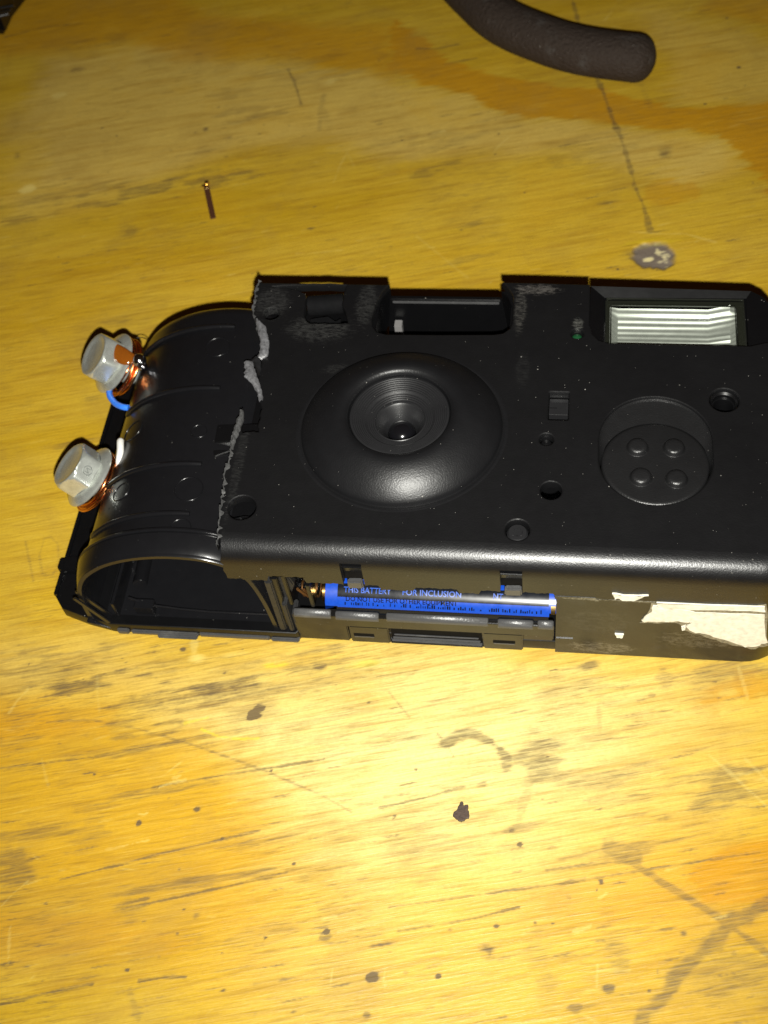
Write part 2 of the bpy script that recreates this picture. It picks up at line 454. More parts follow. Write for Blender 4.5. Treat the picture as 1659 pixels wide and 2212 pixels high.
    poly([(1590, -40), (1720, -40), (1720, 60), (1600, 40), (1500, 20)], 'orange', .6, 5, 2)
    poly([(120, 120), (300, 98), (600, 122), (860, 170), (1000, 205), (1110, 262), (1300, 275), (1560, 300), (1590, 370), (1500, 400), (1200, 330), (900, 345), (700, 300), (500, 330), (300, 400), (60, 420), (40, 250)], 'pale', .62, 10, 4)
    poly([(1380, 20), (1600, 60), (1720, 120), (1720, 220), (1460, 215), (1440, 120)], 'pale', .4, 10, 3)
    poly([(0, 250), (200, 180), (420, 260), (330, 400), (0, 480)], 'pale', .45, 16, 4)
    # mid left
    poly([(-60, 560), (330, 520), (560, 560), (470, 640), (280, 640), (150, 860), (-60, 900)], 'orange', .16, 16, 4)
    # --- lower half
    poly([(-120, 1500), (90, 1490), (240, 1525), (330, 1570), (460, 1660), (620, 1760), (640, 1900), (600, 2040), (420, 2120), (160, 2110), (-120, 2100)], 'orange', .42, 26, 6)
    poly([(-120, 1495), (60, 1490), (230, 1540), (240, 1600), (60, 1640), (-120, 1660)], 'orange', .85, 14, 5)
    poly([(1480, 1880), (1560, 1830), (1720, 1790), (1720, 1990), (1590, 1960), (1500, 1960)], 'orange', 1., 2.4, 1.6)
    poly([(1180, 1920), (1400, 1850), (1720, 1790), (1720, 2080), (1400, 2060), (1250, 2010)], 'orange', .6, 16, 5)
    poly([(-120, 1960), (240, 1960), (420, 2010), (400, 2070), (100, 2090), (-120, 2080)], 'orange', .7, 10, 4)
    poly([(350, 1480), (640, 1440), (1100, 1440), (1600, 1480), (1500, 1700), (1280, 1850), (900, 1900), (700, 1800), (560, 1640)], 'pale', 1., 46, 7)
    poly([(560, 1560), (760, 1500), (1000, 1470), (1230, 1520), (1250, 1640), (1130, 1760), (960, 1810), (800, 1790), (660, 1700)], 'worn', 1., 44, 5)  # bare pale wood; the bright hot spot is put into its colour
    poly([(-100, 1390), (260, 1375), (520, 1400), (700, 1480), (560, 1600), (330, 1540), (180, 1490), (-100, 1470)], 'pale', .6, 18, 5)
    poly([(500, 1900), (900, 1880), (1150, 1960), (1000, 2230), (560, 2230)], 'pale', .35, 30, 6)
    poly([(1420, 2080), (1720, 2080), (1720, 2260), (1300, 2260)], 'orange', .3, 20, 5)
    # --- grey dirt in the open grain
    for (px, py, rx, ry, am, fb) in ((110, 1450, 16, 5, .5, 1.), (190, 1480, 12, 2.6, .75, 1.2), (330, 1440, 16, 4, .35, 1.2), (480, 1485, 9, 1.4, .8, .7), (500, 1484, 5, 1.1, .9, .4), (440, 1500, 14, 3, .6, 1.3),
            (560, 1500, 16, 5, .4, 1.3), (350, 1525, 10, 4, .6, 1.2), (690, 1430, 8, 3, .55, .8), (693, 1441, 1.6, 1.4, .8, .3), (690, 1500, 12, 4, .4, 1.2), (700, 1570, 18, 5, .35, 1.4), (740, 1600, 12, 2, .4, 1.3),
            (1060, 1590, 6, 1.6, .0, 1.), (1275, 1440, 2.6, 1.6, .75, .3), (1290, 1490, 3, 3, .4, .7), (1215, 1490, 5, 2.5, .35, .9), (1435, 1460, 1.6, 5, .5, .4), (1560, 1450, 8, 3, .5, .9), (1375, 1565, 4, 2, .4, .7), (1310, 1590, 3, 1.6, .35, .7),
            (1150, 1640, 4, 4.2, .62, .6), (1145, 1650, 2.5, 2, .7, .4), (1300, 1685, 8, 2.4, .5, 1.), (1300, 1700, 4, 5, .35, .9), (1560, 1705, 8, 5, .62, .6), (1500, 1690, 12, 4, .4, 1.), (1118, 1790, 3.2, 1.6, .6, .6), (1010, 1800, 10, 4, .35, 1.3), (860, 1790, 14, 5, .35, 1.4), (850, 1830, 10, 3, .4, 1.3),
            (950, 1840, 14, 3, .3, 1.3), (1330, 1840, 9, 1.5, .45, 1.), (40, 1570, 5, 6, .4, .8), (28, 1890, 3.6, 5.4, .62, .4), (120, 1790, 7, 1.2, .5, .9), (200, 1780, 3.4, 4, .4, .7), (30, 1810, 10, 1.2, .5, 1.), (580, 1815, 8, 1.6, .5, .9), (270, 1975, 3.5, 3.5, .5, .8),
            (570, 2020, 7, 1.6, .35, 1.), (450, 1900, 20, .8, .55, .6), (680, 1870, 6, 3, .35, 1.), (390, 1700, 14, .7, .5, .8), (330, 1612, 18, .8, .55, .7), (150, 1640, 14, .9, .45, .9), (1170, 2090, 2, 5, .35, .6), (1590, 2110, 7, 4, .4, 1.1), (1340, 2070, 1.5, 3, .45, .5),
            (340, 405, 20, 3., .6, 1.), (375, 397, 8, 1.6, .6, .6), (120, 420, 18, 2, .4, 1.2), (60, 470, 12, 2, .45, 1.), (285, 498, 3.2, 2.2, .5, .2), (300, 520, 6, 1.4, .3, .8), (170, 148, 2.6, 1.6, .6, .4), (250, 85, 5, 2.4, .4, .6), (650, 150, 16, 6, .3, 1.1), (480, 205, 4.5, 3, .35, .5), (545, 255, 13, 1.2, .5, .8), (520, 240, 8, 2, .4, .9), (700, 240, 1.4, 6, .35, .4),
            (440, 325, 5, 2, .3, .3), (495, 298, 1.5, 1., .8, .2), (38, 336, 1.3, 1.2, .9, .2), (444, 278, .9, .9, .8, .2), (670, 493, 1.1, .8, .7, .2), (272, 578, 1.6, 1.2, .5, .4), (150, 95, 8, 2, .3, 1.), (1030, 480, 4, 1, .5, .8), (960, 365, 6, 1.6, .5, 1.), (1310, 440, 3, 1.6, .55, .3), (1222, 358, 4, 1., .4, .4), (1000, 560, 5, 1.6, .45, .8), (1432, 333, 2.2, 1.6, .7, .2), (1435, 318, 2.5, 1.4, .4, .4), (1300, 330, 16, 2, .35, 1.2), (1240, 305, 10, 1.5, .35, 1.2), (970, 300, 10, 5, .35, .8),
            (1398, 213, 1.2, 6, .35, .5), (905, 300, 12, 4, .3, 1.2), (100, 1195, 2, 5, .0, .3), (200, 860, 2, 1, .4, .4), (250, 695, 3, 1.6, .4, .3), (150, 960, 6, .8, .5, .6), (165, 1000, 3, .6, .4, .6), (60, 920, 12, 1.2, .25, 1.)):
        if am: blob(px, py, rx, ry, 'dark', am * .74, rag=.6, edge=.7, fib=fb)
    # specks and burns
    for (px, py, r_, am) in ((300, 1776, 1., .9), (205, 1672, .7, .8), (634, 1866, .9, .9), (705, 2013, .7, .9), (702, 2022, 1.3, .5), (801, 2112, 1.7, .9), (790, 2190, 1., .5), (397, 1965, 1.1, .8), (423, 1975, 1.2, .4), (586, 1665, .5, .8), (425, 1748, .7, .7), (275, 2096, .5, .8), (573, 2025, .4, .9), (480, 2058, .4, .6),
            (1060, 2060, 2.8, .62), (1072, 2000, 1., .7), (947, 2110, .8, .8), (1316, 2138, 2., .6), (1240, 2180, 1.5, .5), (1298, 1905, 1.1, .8), (1476, 2015, 1.2, .6), (1264, 1900, .7, .5), (547, 1545, 1.8, .8), (395, 1403, 1.1, .7), (560, 1530, 1.5, .7), (1596, 145, .7, .9), (1523, 225, .5, .9), (1070, 333, .7, .9), (1000, 660, 1., .5), (1410, 1500, 1., .4), (1045, 1697, 1.6, .5), (1106, 1795, .9, .6), (1124, 1824, .7, .7)):
        blob(px, py, r_ * .72, r_ * .6, 'dark', am, rag=.7, edge=.4)
    for _ in range(130):                                   # fine pepper all over
        blob(random.uniform(0, 1659), random.choice((random.uniform(0, 600), random.uniform(1400, 2212))), random.uniform(.25, .5), random.uniform(.2, .4), 'dark', random.uniform(.2, .7), rag=.4, edge=.4)
    # drawn and worn lines
    stroke([(1232, -20), (1247, 40), (1290, 170), (1308, 210), (1345, 310), (1372, 400), (1392, 450), (1405, 500)], .9, 'dark', .46, 1.1)
    stroke([(1297, 180), (1312, 225), (1330, 275)], 1., 'dark', .5, .8)
    stroke([(622, 150), (635, 175), (648, 215), (650, 225)], .7, 'dark', .5, .9)
    stroke([(698, 205), (692, 240), (690, 280)], 1.3, 'dark', .3, .7)
    stroke([(1310, 1830), (1360, 1860), (1420, 1900), (1520, 1960), (1575, 2000), (1640, 2045), (1670, 2070)], 1.0, 'dark', .45, .6)
    stroke([(1315, 1835), (1370, 1855)], 2.4, 'dark', .45, .8)
    stroke([(1680, 1950), (1640, 1965), (1590, 1990), (1555, 2020), (1500, 2075), (1460, 2115), (1440, 2150), (1390, 2190), (1370, 2230)], 1.9, 'dark', .48, .7)
    stroke([(966, 1610), (985, 1590), (1010, 1582), (1040, 1592), (1075, 1612), (1092, 1635), (1096, 1655)], 1.7, 'dark', .52, .8, .4)
    stroke([(1145, 1670), (1140, 1710), (1128, 1750), (1115, 1790)], 1.3, 'dark', .3, .9, .3)
    stroke([(945, 1585), (965, 1608), (980, 1635)], .35, 'dark', .5, .6)
    stroke([(100, 1560), (200, 1555), (300, 1575), (420, 1610), (560, 1660), (700, 1720), (760, 1755)], .4, 'dark', .42, .5)
    stroke([(840, 1495), (885, 1550)], .5, 'dark', .4, .6)
    stroke([(280, 2140), (300, 2200)], .8, 'dark', .3, .8)
    stroke([(1292, 1530), (1296, 1570)], 1., 'dark', .3, .8)
    for a, b in (((0, 1660), (400, 1600)), ((130, 1900), (560, 1795)), ((260, 1965), (620, 1885)), ((250, 1960), (320, 1940)), ((330, 1700), (700, 1640)), ((840, 1960), (1640, 1840)), ((860, 2010), (1120, 1960)), ((0, 2170), (200, 2125)), ((1180, 1880), (1380, 1860)), ((820, 1745), (1000, 1700)), ((300, 2120), (400, 2110)), ((10, 80), (180, 50)), ((900, 105), (990, 95)), ((960, 140), (1030, 125))):
        stroke([a, ((a[0] + b[0]) / 2, (a[1] + b[1]) / 2 + random.uniform(-6, 6)), b], .42, 'dark', .5, .9, .3)
    for k in range(420):                                   # short dark pores running with the grain
        px = random.uniform(-20, 1680); py = random.uniform(1370, 2230) if k % 3 else random.uniform(0, 620)
        pore(at(px, py), random.uniform(1.2, 8), GA + random.gauss(0, .03), .3, 'dark', random.uniform(.15, .6))
    # the pencilled figures at the left edge
    stroke([(55, 1170), (72, 1255)], .4, 'dark', .3, .7)
    stroke([(95, 1165), (85, 1200), (92, 1240), (112, 1245), (128, 1215), (125, 1175), (108, 1158), (95, 1165)], .4, 'dark', .27, .7)
    # light scratches
    for a, b, am in (((345, 1700), (400, 1685), .8), ((300, 1758), (318, 1756), 1.), ((375, 1680), (388, 1676), .7), ((265, 1828), (320, 1815), .9), ((230, 1835), (262, 1828), .5), ((1295, 1940), (1310, 1930), .8), ((1440, 1880), (1477, 1870), .7), ((1240, 2013), (1275, 2000), .8), ((730, 2013), (850, 1980), .7), ((700, 1985), (725, 1980), .7), ((810, 1390), (832, 1440), .3),
            ((1530, 1630), (1660, 1745), .55), ((1610, 1640), (1660, 1690), .45), ((1595, 1440), (1615, 1510), .45), ((1420, 520), (1545, 520), .0), ((1360, 500), (1480, 505), .5), ((1480, 505), (1545, 523), .5), ((1305, 45), (1330, 10), .5), ((1064, 332), (1098, 298), .55), ((935, 288), (960, 283), .9), ((500, 268), (530, 262), .4), ((705, 320), (745, 310), .3), ((720, 395), (755, 320), .4), ((745, 320), (765, 360), .3), ((20, 1540), (60, 1490), .5), ((0, 1960), (60, 1905), .5), ((18, 2080), (22, 2000), .5), ((1290, 2130), (1290, 2085), .6), ((1292, 2098), (1362, 2096), .7), ((640, 548), (740, 540), .4), ((420, 415), (425, 395), .0), ((195, 415), (230, 408), .5), ((900, 510), (1010, 600), .25), ((210, 1460), (215, 1540), .25), ((90, 1640), (105, 1700), .3)):
        if am: stroke([a, ((a[0] + b[0]) / 2 + random.uniform(-3, 3), (a[1] + b[1]) / 2 + random.uniform(-3, 3)), b], .34, 'light', am * .55, 1.3, .5)
    for (px, py, rx, ry, am) in ((59, 408, 2., 1.2, 1.), (52, 412, 1., 1., 1.), (425, 1422, 1.9, 1.3, .9), (420, 1400, .8, 2.2, .5), (130, 206, 2.2, 1.2, .6), (710, 180, 3, 1.6, .5), (540, 1630, 3., .7, .6), (520, 1410, 3, 1, .4), (1410, 540, 1.6, 1., .0)):
        if am: blob(px, py, rx, ry, 'light', am * .8, rag=.8, edge=.6)
    for k in range(150):
        px = random.uniform(-20, 1680); py = random.uniform(1400, 2230) if k % 2 else random.uniform(0, 620)
        pore(at(px, py), random.uniform(1.0, 5), GA + random.gauss(0, .12 if k % 3 else 1.2), .24, 'light', random.uniform(.1, .4))
    # highlighter yellow traces
    stroke([(435, 1575), (470, 1590), (510, 1596), (560, 1595)], .3, 'yellow', .5, 1.4, .4)
    blob(600, 1437, 3, .7, 'yellow', .5, fib=.8); stroke([(400, 1562), (450, 1550)], .35, 'yellow', .35, 1.)
    blob(790, 1430, 3, .7, 'yellow', .3, fib=.8); blob(1600, 1490, 7, 3., 'orange', .7, fib=.4); blob(1580, 1505, 9, 1., 'orange', .8, fib=.3)
    blob(1440, 415, 6.5, 4.6, 'orange', .5, rag=.25, edge=.25); blob(1490, 408, 3, 3, 'orange', .5)
    # the gouge with grey filler
    c = at(1415, 552); u = ((X - c[0]) * math.cos(GA) + (Y - c[1]) * math.sin(GA)) / 5.6; v = (-(X - c[0]) * math.sin(GA) + (Y - c[1]) * math.cos(GA)) / 5.
    gm = 1 - sm(np.hypot(u, v) + .55 * blot, .75, 1.05)
    A['dark'] = np.maximum(A['dark'], gm * .42); Z -= gm * .5 - gm * .5 * (blot)
    A['filler'] = gm
    blob(1372, 549, 3.5, 1.6, 'dark', .4, fib=.3)
    blob(1437, 554, 1.2, 1.9, 'light', .8, rag=1.3, edge=.6); blob(1405, 558, 1.2, .7, 'light', .9, rag=.9, edge=.4); blob(1422, 541, .5, 1.7, 'light', .55, rag=1.2); blob(1428, 562, 1.6, .5, 'light', .4, rag=1.3); blob(1388, 520, 5, .7, 'yellow', .22, fib=.6); blob(1440, 524, 5, .6, 'yellow', .18, fib=.6)
    Z -= A['dark'] * .05 * np.clip(ragged + .4, 0, 1)
    nr, nc = X.shape
    co = np.stack([X, Y, Z], -1).reshape(-1, 3) * MM
    me = bpy.data.meshes.new('tabletop')
    me.vertices.add(nr * nc); me.vertices.foreach_set('co', co.ravel())
    ii = np.arange(nr * nc).reshape(nr, nc)
    q = np.stack([ii[:-1, :-1], ii[:-1, 1:], ii[1:, 1:], ii[1:, :-1]], -1).reshape(-1, 4)
    me.loops.add(q.size); me.loops.foreach_set('vertex_index', q.ravel().astype(np.int32))
    me.polygons.add(len(q)); me.polygons.foreach_set('loop_start', np.arange(0, q.size, 4, dtype=np.int32))
    me.polygons.foreach_set('loop_total', np.full(len(q), 4, dtype=np.int32))
    me.polygons.foreach_set('use_smooth', np.ones(len(q), bool))
    me.update(); me.validate()
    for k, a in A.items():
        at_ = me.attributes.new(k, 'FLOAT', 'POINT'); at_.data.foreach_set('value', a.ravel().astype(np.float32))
    # --- varnished plywood
    t = NT('varnished_plywood')
    def attr(k):
        n_ = t.n('ShaderNodeAttribute', attribute_name=k); return n_.outputs['Fac']
    rot = t.coord((1, 1, 1), -GA)
    def stretched(sx, sy):
        mp = t.n('ShaderNodeMapping'); mp.inputs['Scale'].default_value = (sx, sy, 1); t.l(rot, mp.inputs['Vector']); return mp.outputs[0]
    fib1 = t.noise(stretched(38, 520), 1., 5, .65, .3)
    fib2 = t.noise(stretched(95, 1500), 1., 4, .62, .3)
    broad = t.noise(stretched(9, 60), 1., 4, .55, .6)
    flek = t.noise(stretched(210, 2300), 1., 3, .62, .2)
    P0 = t.coord()
    mott = t.noise(P0, 1400, 3, .65)
    patch = t.noise(stretched(26, 60), 1., 4, .6, .5)
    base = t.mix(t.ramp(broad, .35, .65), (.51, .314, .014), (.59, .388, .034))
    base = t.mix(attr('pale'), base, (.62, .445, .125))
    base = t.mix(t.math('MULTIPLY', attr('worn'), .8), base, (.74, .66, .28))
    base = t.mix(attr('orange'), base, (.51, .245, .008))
    base = t.mix(t.ramp(fib1, .48, .70, 0, .46), base, (.34, .165, .010))
    base = t.mix(t.ramp(fib2, .52, .72, 0, .50), base, (.25, .13, .013))
    base = t.mix(t.ramp(fib2, .24, .44, .35, 0), base, (.72, .53, .10))
    blotch = t.noise(P0, 42, 5, .62, .5)
    base = t.mix(t.ramp(blotch, .50, .70, 0, .34), base, (.30, .185, .045))
    base = t.mix(t.ramp(blotch, .30, .46, .22, 0), base, (.64, .36, .012))
    pores = t.math('MULTIPLY', t.ramp(flek, .53, .66), t.ramp(patch, .46, .68, .06, .55))
    base = t.mix(pores, base, (.17, .105, .028))
    base = t.mix(t.ramp(mott, .35, .75, 0, .22), base, (.30, .175, .02))
    tex = t.math('ADD', t.math('MULTIPLY', flek, .65), t.math('MULTIPLY', fib2, .35))
    dk = t.math('MULTIPLY', attr('dark'), t.ramp(t.math('ADD', tex, t.math('MULTIPLY', attr('dark'), .32)), .50, .74, .22, 1.))
    base = t.mix(t.math('MINIMUM', t.math('MULTIPLY', dk, 1.5), .92), base, (.105, .070, .032))
    base = t.mix(attr('filler'), base, t.mix(attr('light'), (.17, .135, .105), (.75, .68, .5)))
    base = t.mix(t.math('MULTIPLY', attr('yellow'), .8), base, (.70, .60, .0))
    base = t.mix(t.math('MULTIPLY', attr('light'), .6), base, (.78, .64, .20))
    t.l(base, t.b.inputs['Base Color'])
    rg = t.math('MULTIPLY_ADD', broad, .2, .32)
    rg = t.math('ADD', rg, t.math('MULTIPLY', attr('dark'), .22), clamp=True)
    rg = t.math('ADD', rg, t.math('MULTIPLY', attr('pale'), .10), clamp=True)
    t.l(rg, t.b.inputs['Roughness'])
    t.b.inputs['Specular IOR Level'].default_value = .4
    b1 = t.bump(fib2, .7, .00016)
    b1 = t.bump(flek, .5, .00012, b1)
    b1 = t.bump(t.noise(P0, 60, 3), .25, .0006, b1)
    t.l(b1, t.b.inputs['Normal'])
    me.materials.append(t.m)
    o = bpy.data.objects.new('tabletop', me); col.objects.link(o)
    o['kind'] = 'structure'; o['label'] = 'worn varnished yellow plywood bench top with stains and scratches'
build_bench()

# ------------------------------------------------------------------ the opened flash camera
T = 32.
CAMERA = thing('disposable_camera', 'opened black plastic flash camera lying lens up on the plywood, its left end torn open', 'camera', (-25, 34, 0))
def F(px, py): return tuple(at(px, py, T)[:2])
EX = 40.5      # where the bottom wall starts to bend up to the right end
def path_bottom(inset):
    """bottom and right outline, inset inwards; returns list of (x, y)"""
    xs = list(np.arange(-55.8, EX, .5)) + [EX]
    pts = [(x, inset) for x in xs]
    r_ = 9 - inset
    for a in np.linspace(-90, 0, 9)[1:]:
        pts.append((EX + r_ * math.cos(math.radians(a)), 9 + r_ * math.sin(math.radians(a))))
    pts += [(EX + r_, y) for y in (16, 26, 36, 46, 53)]
    return pts
IN = 4.4
torn_px = [(560, 607), (552, 640), (546, 665), (552, 690), (556, 715), (566, 740), (563, 790), (560, 865), (562, 890), (558, 932), (524, 934), (524, 886), (516, 915), (503, 940), (497, 985), (490, 1005), (483, 1050), (478, 1075), (475, 1110), (470, 1150), (468, 1178)]
torn = fractal([F(*p) for p in torn_px], .38, 3, 3)
bl = path_bottom(IN)
out = list(bl); flags = [True] * len(out)
out += [(43.5, 53.2), (40.5, 52.2), (26, 52.2), (13.6, 52.3), (11.6, 53.0), (10.3, 54.6), (9.7, 57), (9.6, 68.2),
        (0, 68.5), (-8.4, 68.6), (-7.2, 67.2), (-6., 65), (-5.7, 62), (-5.7, 57.5), (-6.1, 55.8), (-7.4, 54.5), (-9.2, 54.1), (-20, 53.8), (-31., 53.7), (-32.9, 54.3), (-34.0, 55.8), (-34.4, 58), (-34.1, 62), (-33.1, 65.5), (-31.8, 67.6), (-45, 67.7), (-58.9, 67.8)]
flags += [False] * (len(out) - len(flags))
out += torn; flags += [False] * len(torn)
flags[len(out) - 1] = True
def c7(x, y): return F((640 + x / 4.608) / 1.17179, (690 + y / 4.608) / 1.17179)
HT = [c7(*p) for p in ((250, 160), (420, 185), (560, 210), (615, 245), (622, 290), (608, 400), (595, 510), (615, 550), (660, 585), (800, 588), (960, 590), (1110, 583), (1090, 500), (1060, 420), (1040, 350), (1055, 240), (1085, 150), (700, 140))]
HT = fractal(HT + [HT[0]], .18, 8, 2)[:-1]
cup = [(22.3 + 10.3 * math.cos(a), 28.4 + 10.3 * math.sin(a)) for a in np.linspace(0, math.pi, 30)] + [(22.3 + 10.3 * math.cos(a), 24.2 + 10.3 * math.sin(a)) for a in np.linspace(math.pi, 2 * math.pi, 30)]
LC = (-25.3, 29.6)
holes = [circ(-55.6, 58.9, 1.65, 24), HT, circ(-53.1, 9.9, 2.65), circ(3.6, 16.2, 1.95, 28), circ(-2.0, 7.3, 2.2, 28), circ(2.3, 27.9, 1.35, 24), circ(7.3, 54.6, 1.25, 24), circ(35.1, 38.4, 2.75), rrect(2.4, 6.2, 32.7, 39.4, .25, 2), cup, circ(LC[0], LC[1], 15., 48)]
mb = MB(); plate(mb, out, holes, T, 1.9, .32, flags)
# rounded bottom edge and skirt, with the two clip windows left open
prof = [(IN - IN * math.sin(a), T - IN + IN * math.cos(a)) for a in np.linspace(0, math.pi / 2, 9)] + [(.0, 25.6), (.0, 24.2)]
def zb(x):
    z = 22.6
    if -56 <= x < -53: z = 22.9
    if -48 < x < -41: z = 24.3
    if -27.2 < x < -20.5: z = 21.3
    if -12.6 < x < -8.4: z = 21.4
    if x > 5: z = 21.55
    return z + .22 * math.sin(x * 3.1) * math.sin(x * 7.7 + 1) * (x < 4)
ncol = len(bl); rows_ = []
for i in range(ncol):
    r_ = []
    for k, (ins, z) in enumerate(prof):
        x, y = path_bottom(ins)[i] if k in (0,) else (None, None)
        r_.append((ins, z))
    rows_.append(r_)
PB = {}
def pb(ins):
    k = round(ins, 4)
    if k not in PB: PB[k] = path_bottom(ins)
    return PB[k]
sk_v, sk_f = [], []
full = prof + [(.0, None), (1.3, None), (1.3, 27.)]
for i in range(ncol):
    x0 = bl[i][0]
    for k, (ins, z) in enumerate(full):
        x, y = pb(ins)[i]
        zz = zb(x0) if z is None else z
        if i == 0 and k > 0: x += random.uniform(-.35, .3)
        sk_v.append((x, y, zz))
nk = len(full)
for i in range(ncol - 1):
    xm = (bl[i][0] + bl[i + 1][0]) / 2
    for k in range(nk - 1):
        if (-33.6 < xm < -29.9 or -4.6 < xm < -0.6) and k >= 6: continue
        a = i * nk + k; sk_f.append((a, a + 1, a + nk + 1, a + nk))
mb.add(sk_v, sk_f)
cover = mb.build('front_cover', BLK, CAMERA, ang=26)
# ragged lip along the tear
mb = MB()
tp = [(p[0] + .12, p[1], T - .25 + .35 * random.random()) for p in torn[::2]]
def lipstrip(seg, wmin, wmax, zlift):
    a = []; b = []; c = []
    for p in seg:
        wd = wmin + (wmax * 1.9 - wmin) * random.random() ** 2.6; l = zlift * 2.2 * random.random() ** 2.5
        a.append((p[0] - .05, p[1], T - 1.7)); b.append((p[0] - .12, p[1], T + .08 + l)); c.append((p[0] + wd, p[1] + random.uniform(-.1, .1), T + .02))
    mb.grid([a, b, c])
n_t = len(torn)
lipstrip(torn[:44], .02, .34, .3); mb.build('torn_edge', TORN2, CAMERA, ang=80)
mb = MB(); lipstrip(torn[100:], .02, .42, .4); mb.build('torn_edge', TORN2, CAMERA, ang=80)
# two curled shreds of stretched plastic
def cr3(P, k=4):
    o_ = []
    for i in range(len(P) - 1):
        for j in range(k): o_.append(P[i] + (P[i + 1] - P[i]) * j / k)
    return o_ + [P[-1]]
def shred(pts_px, zs, th=.35):
    m_ = MB(); a = [at(p[0], p[1], z) for p, z in zip([q[0] for q in pts_px], [q[0] for q in zs])]; b = [at(p[0], p[1], z) for p, z in zip([q[1] for q in pts_px], [q[1] for q in zs])]
    a = [x_ for x_ in cr3(a)]; b = [x_ for x_ in cr3(b)]
    rows = []
    for p, q in zip(a, b):
        p = p + rng.normal(0, .085, 3) * (1, 1, .4); q = q + rng.normal(0, .05, 3) * (1, 1, .4)
        nn = [p + (q - p) * f_ + np.array([0, 0, .55 * math.sin(math.pi * f_)]) + rng.normal(0, .07, 3) for f_ in (0, .3, .6, 1)]
        rows.append([tuple(v) for v in nn])
    m_.grid(rows); m_.grid([[(v[0] + .05, v[1], v[2] - th) for v in r_] for r_ in rows])
    for rr in (rows,):
        m_.grid([[r_[0] for r_ in rr], [(r_[0][0] + .05, r_[0][1], r_[0][2] - th) for r_ in rr]])
        m_.grid([[r_[-1] for r_ in rr], [(r_[-1][0] + .05, r_[-1][1], r_[-1][2] - th) for r_ in rr]])
    return m_
shred([((553, 692), (560, 690)), ((556, 705), (574, 706)), ((560, 722), (580, 728)), ((562, 745), (582, 748)), ((560, 762), (577, 768)), ((552, 775), (565, 776))],
      [(32.1, 32.1), (32.4, 32.5), (32.6, 32.7), (32.6, 32.6), (32.3, 32.6), (31.8, 32.)]).build('torn_shred', TORN, CAMERA, ang=60)
shred([((527, 784), (545, 780)), ((530, 797), (550, 795)), ((528, 812), (554, 806)), ((541, 826), (558, 820)), ((549, 838), (563, 838)), ((556, 852), (567, 852)), ((561, 866), (568, 864))],
      [(32.6, 32.2), (32.9, 32.6), (33.3, 32.6), (33., 32.5), (32.7, 32.4), (32.3, 32.2), (32.1, 32.1)]).build('torn_shred', TORN, CAMERA, ang=60)
shred([((543, 775), (562, 770)), ((546, 784), (562, 780)), ((552, 797), (563, 795)), ((558, 815), (564, 812))], [(31.6, 32.2), (31.4, 32.1), (31.4, 32.), (31.6, 32.)]).build('torn_shred', GREYP, CAMERA, ang=60)
shred([((519, 888), (527, 886)), ((512, 905), (524, 908)), ((505, 925), (518, 930)), ((500, 945), (510, 950)), ((497, 970), (504, 972))], [(32.7, 32.4), (32.7, 32.3), (32.5, 32.1), (32.2, 32.05), (32.1, 32.0)]).build('torn_shred', TORN2, CAMERA, ang=60)

# lens dome
def smooth2(P, k=3):
    out_ = []; P = [np.array(p, float) for p in P]
    for i in range(len(P) - 1):
        p0 = P[max(0, i - 1)]; p1 = P[i]; p2_ = P[i + 1]; p3 = P[min(len(P) - 1, i + 2)]
        for j in range(k):
            u = j / k; q = .5 * ((2 * p1) + (-p0 + p2_) * u + (2 * p0 - 5 * p1 + 4 * p2_ - p3) * u ** 2 + (-p0 + 3 * p1 - 3 * p2_ + p3) * u ** 3); out_.append((float(q[0]), float(q[1])))
    return out_ + [tuple(map(float, P[-1]))]
dome = MB()
pr_ = [(19.5, 32.004), (19.2, 32.05), (18.8, 32.04), (18.62, 31.9), (18.5, 32.0)] + smooth2([(18.42, 32.5), (18.25, 33.0), (17.8, 33.6), (17, 34.4), (16, 35.25), (15, 35.95), (14, 36.53), (13.3, 36.88), (12.5, 37.2), (11.8, 37.38), (11, 37.42), (10.3, 37.2)]) + [(9.85, 36.8), (9.7, 36.2), (9.72, 35.6), (9.55, 35.4), (9.5, 35.7)]
dome.lathe(pr_, (LC[0], LC[1], 0), seg=96)
dome.v = [(LC[0] + (x - LC[0]) * (1 + .045 * min(1, max(0, (math.hypot(x - LC[0], y - LC[1]) - 10) / 6))), y, z) for x, y, z in dome.v]
d_o = dome.build('lens_dome', DOMEM, CAMERA, ang=48)
rg = MB(); p2 = [(9.5, 37.3), (9.42, 37.75), (9.1, 37.85)]
r0, z0 = 9.0, 37.85
for k in range(11):                                        # fine steps down the funnel
    p2 += [(r0, z0), (r0 - .12, z0 - .16)]; r0 -= .38; z0 -= .165 if k != 6 else .32; p2 += [(r0 + .03, z0 + .02)]
p2 += [(4.75, 36.0), (4.6, 35.6), (4.3, 35.3), (2.7, 32.4), (2.65, 32.0)]
p2 = [p for i, p in enumerate(p2) if i == 0 or p[0] <= p2[i - 1][0] + 1e-6]
rg.lathe(p2, (LC[0], LC[1], -1.65), seg=80)
rg.build('lens_ring', GREYP, d_o, ang=18)
ln = MB(); ln.lathe([(2.65, 32.0), (2.62, 32.4), (2.45, 32.9), (2.15, 33.35), (1.7, 33.7), (1.2, 33.93), (.6, 34.07), (.02, 34.1)], (LC[0], LC[1], -1.65), seg=40)
ln.build('lens', LENSM, d_o, ang=60)

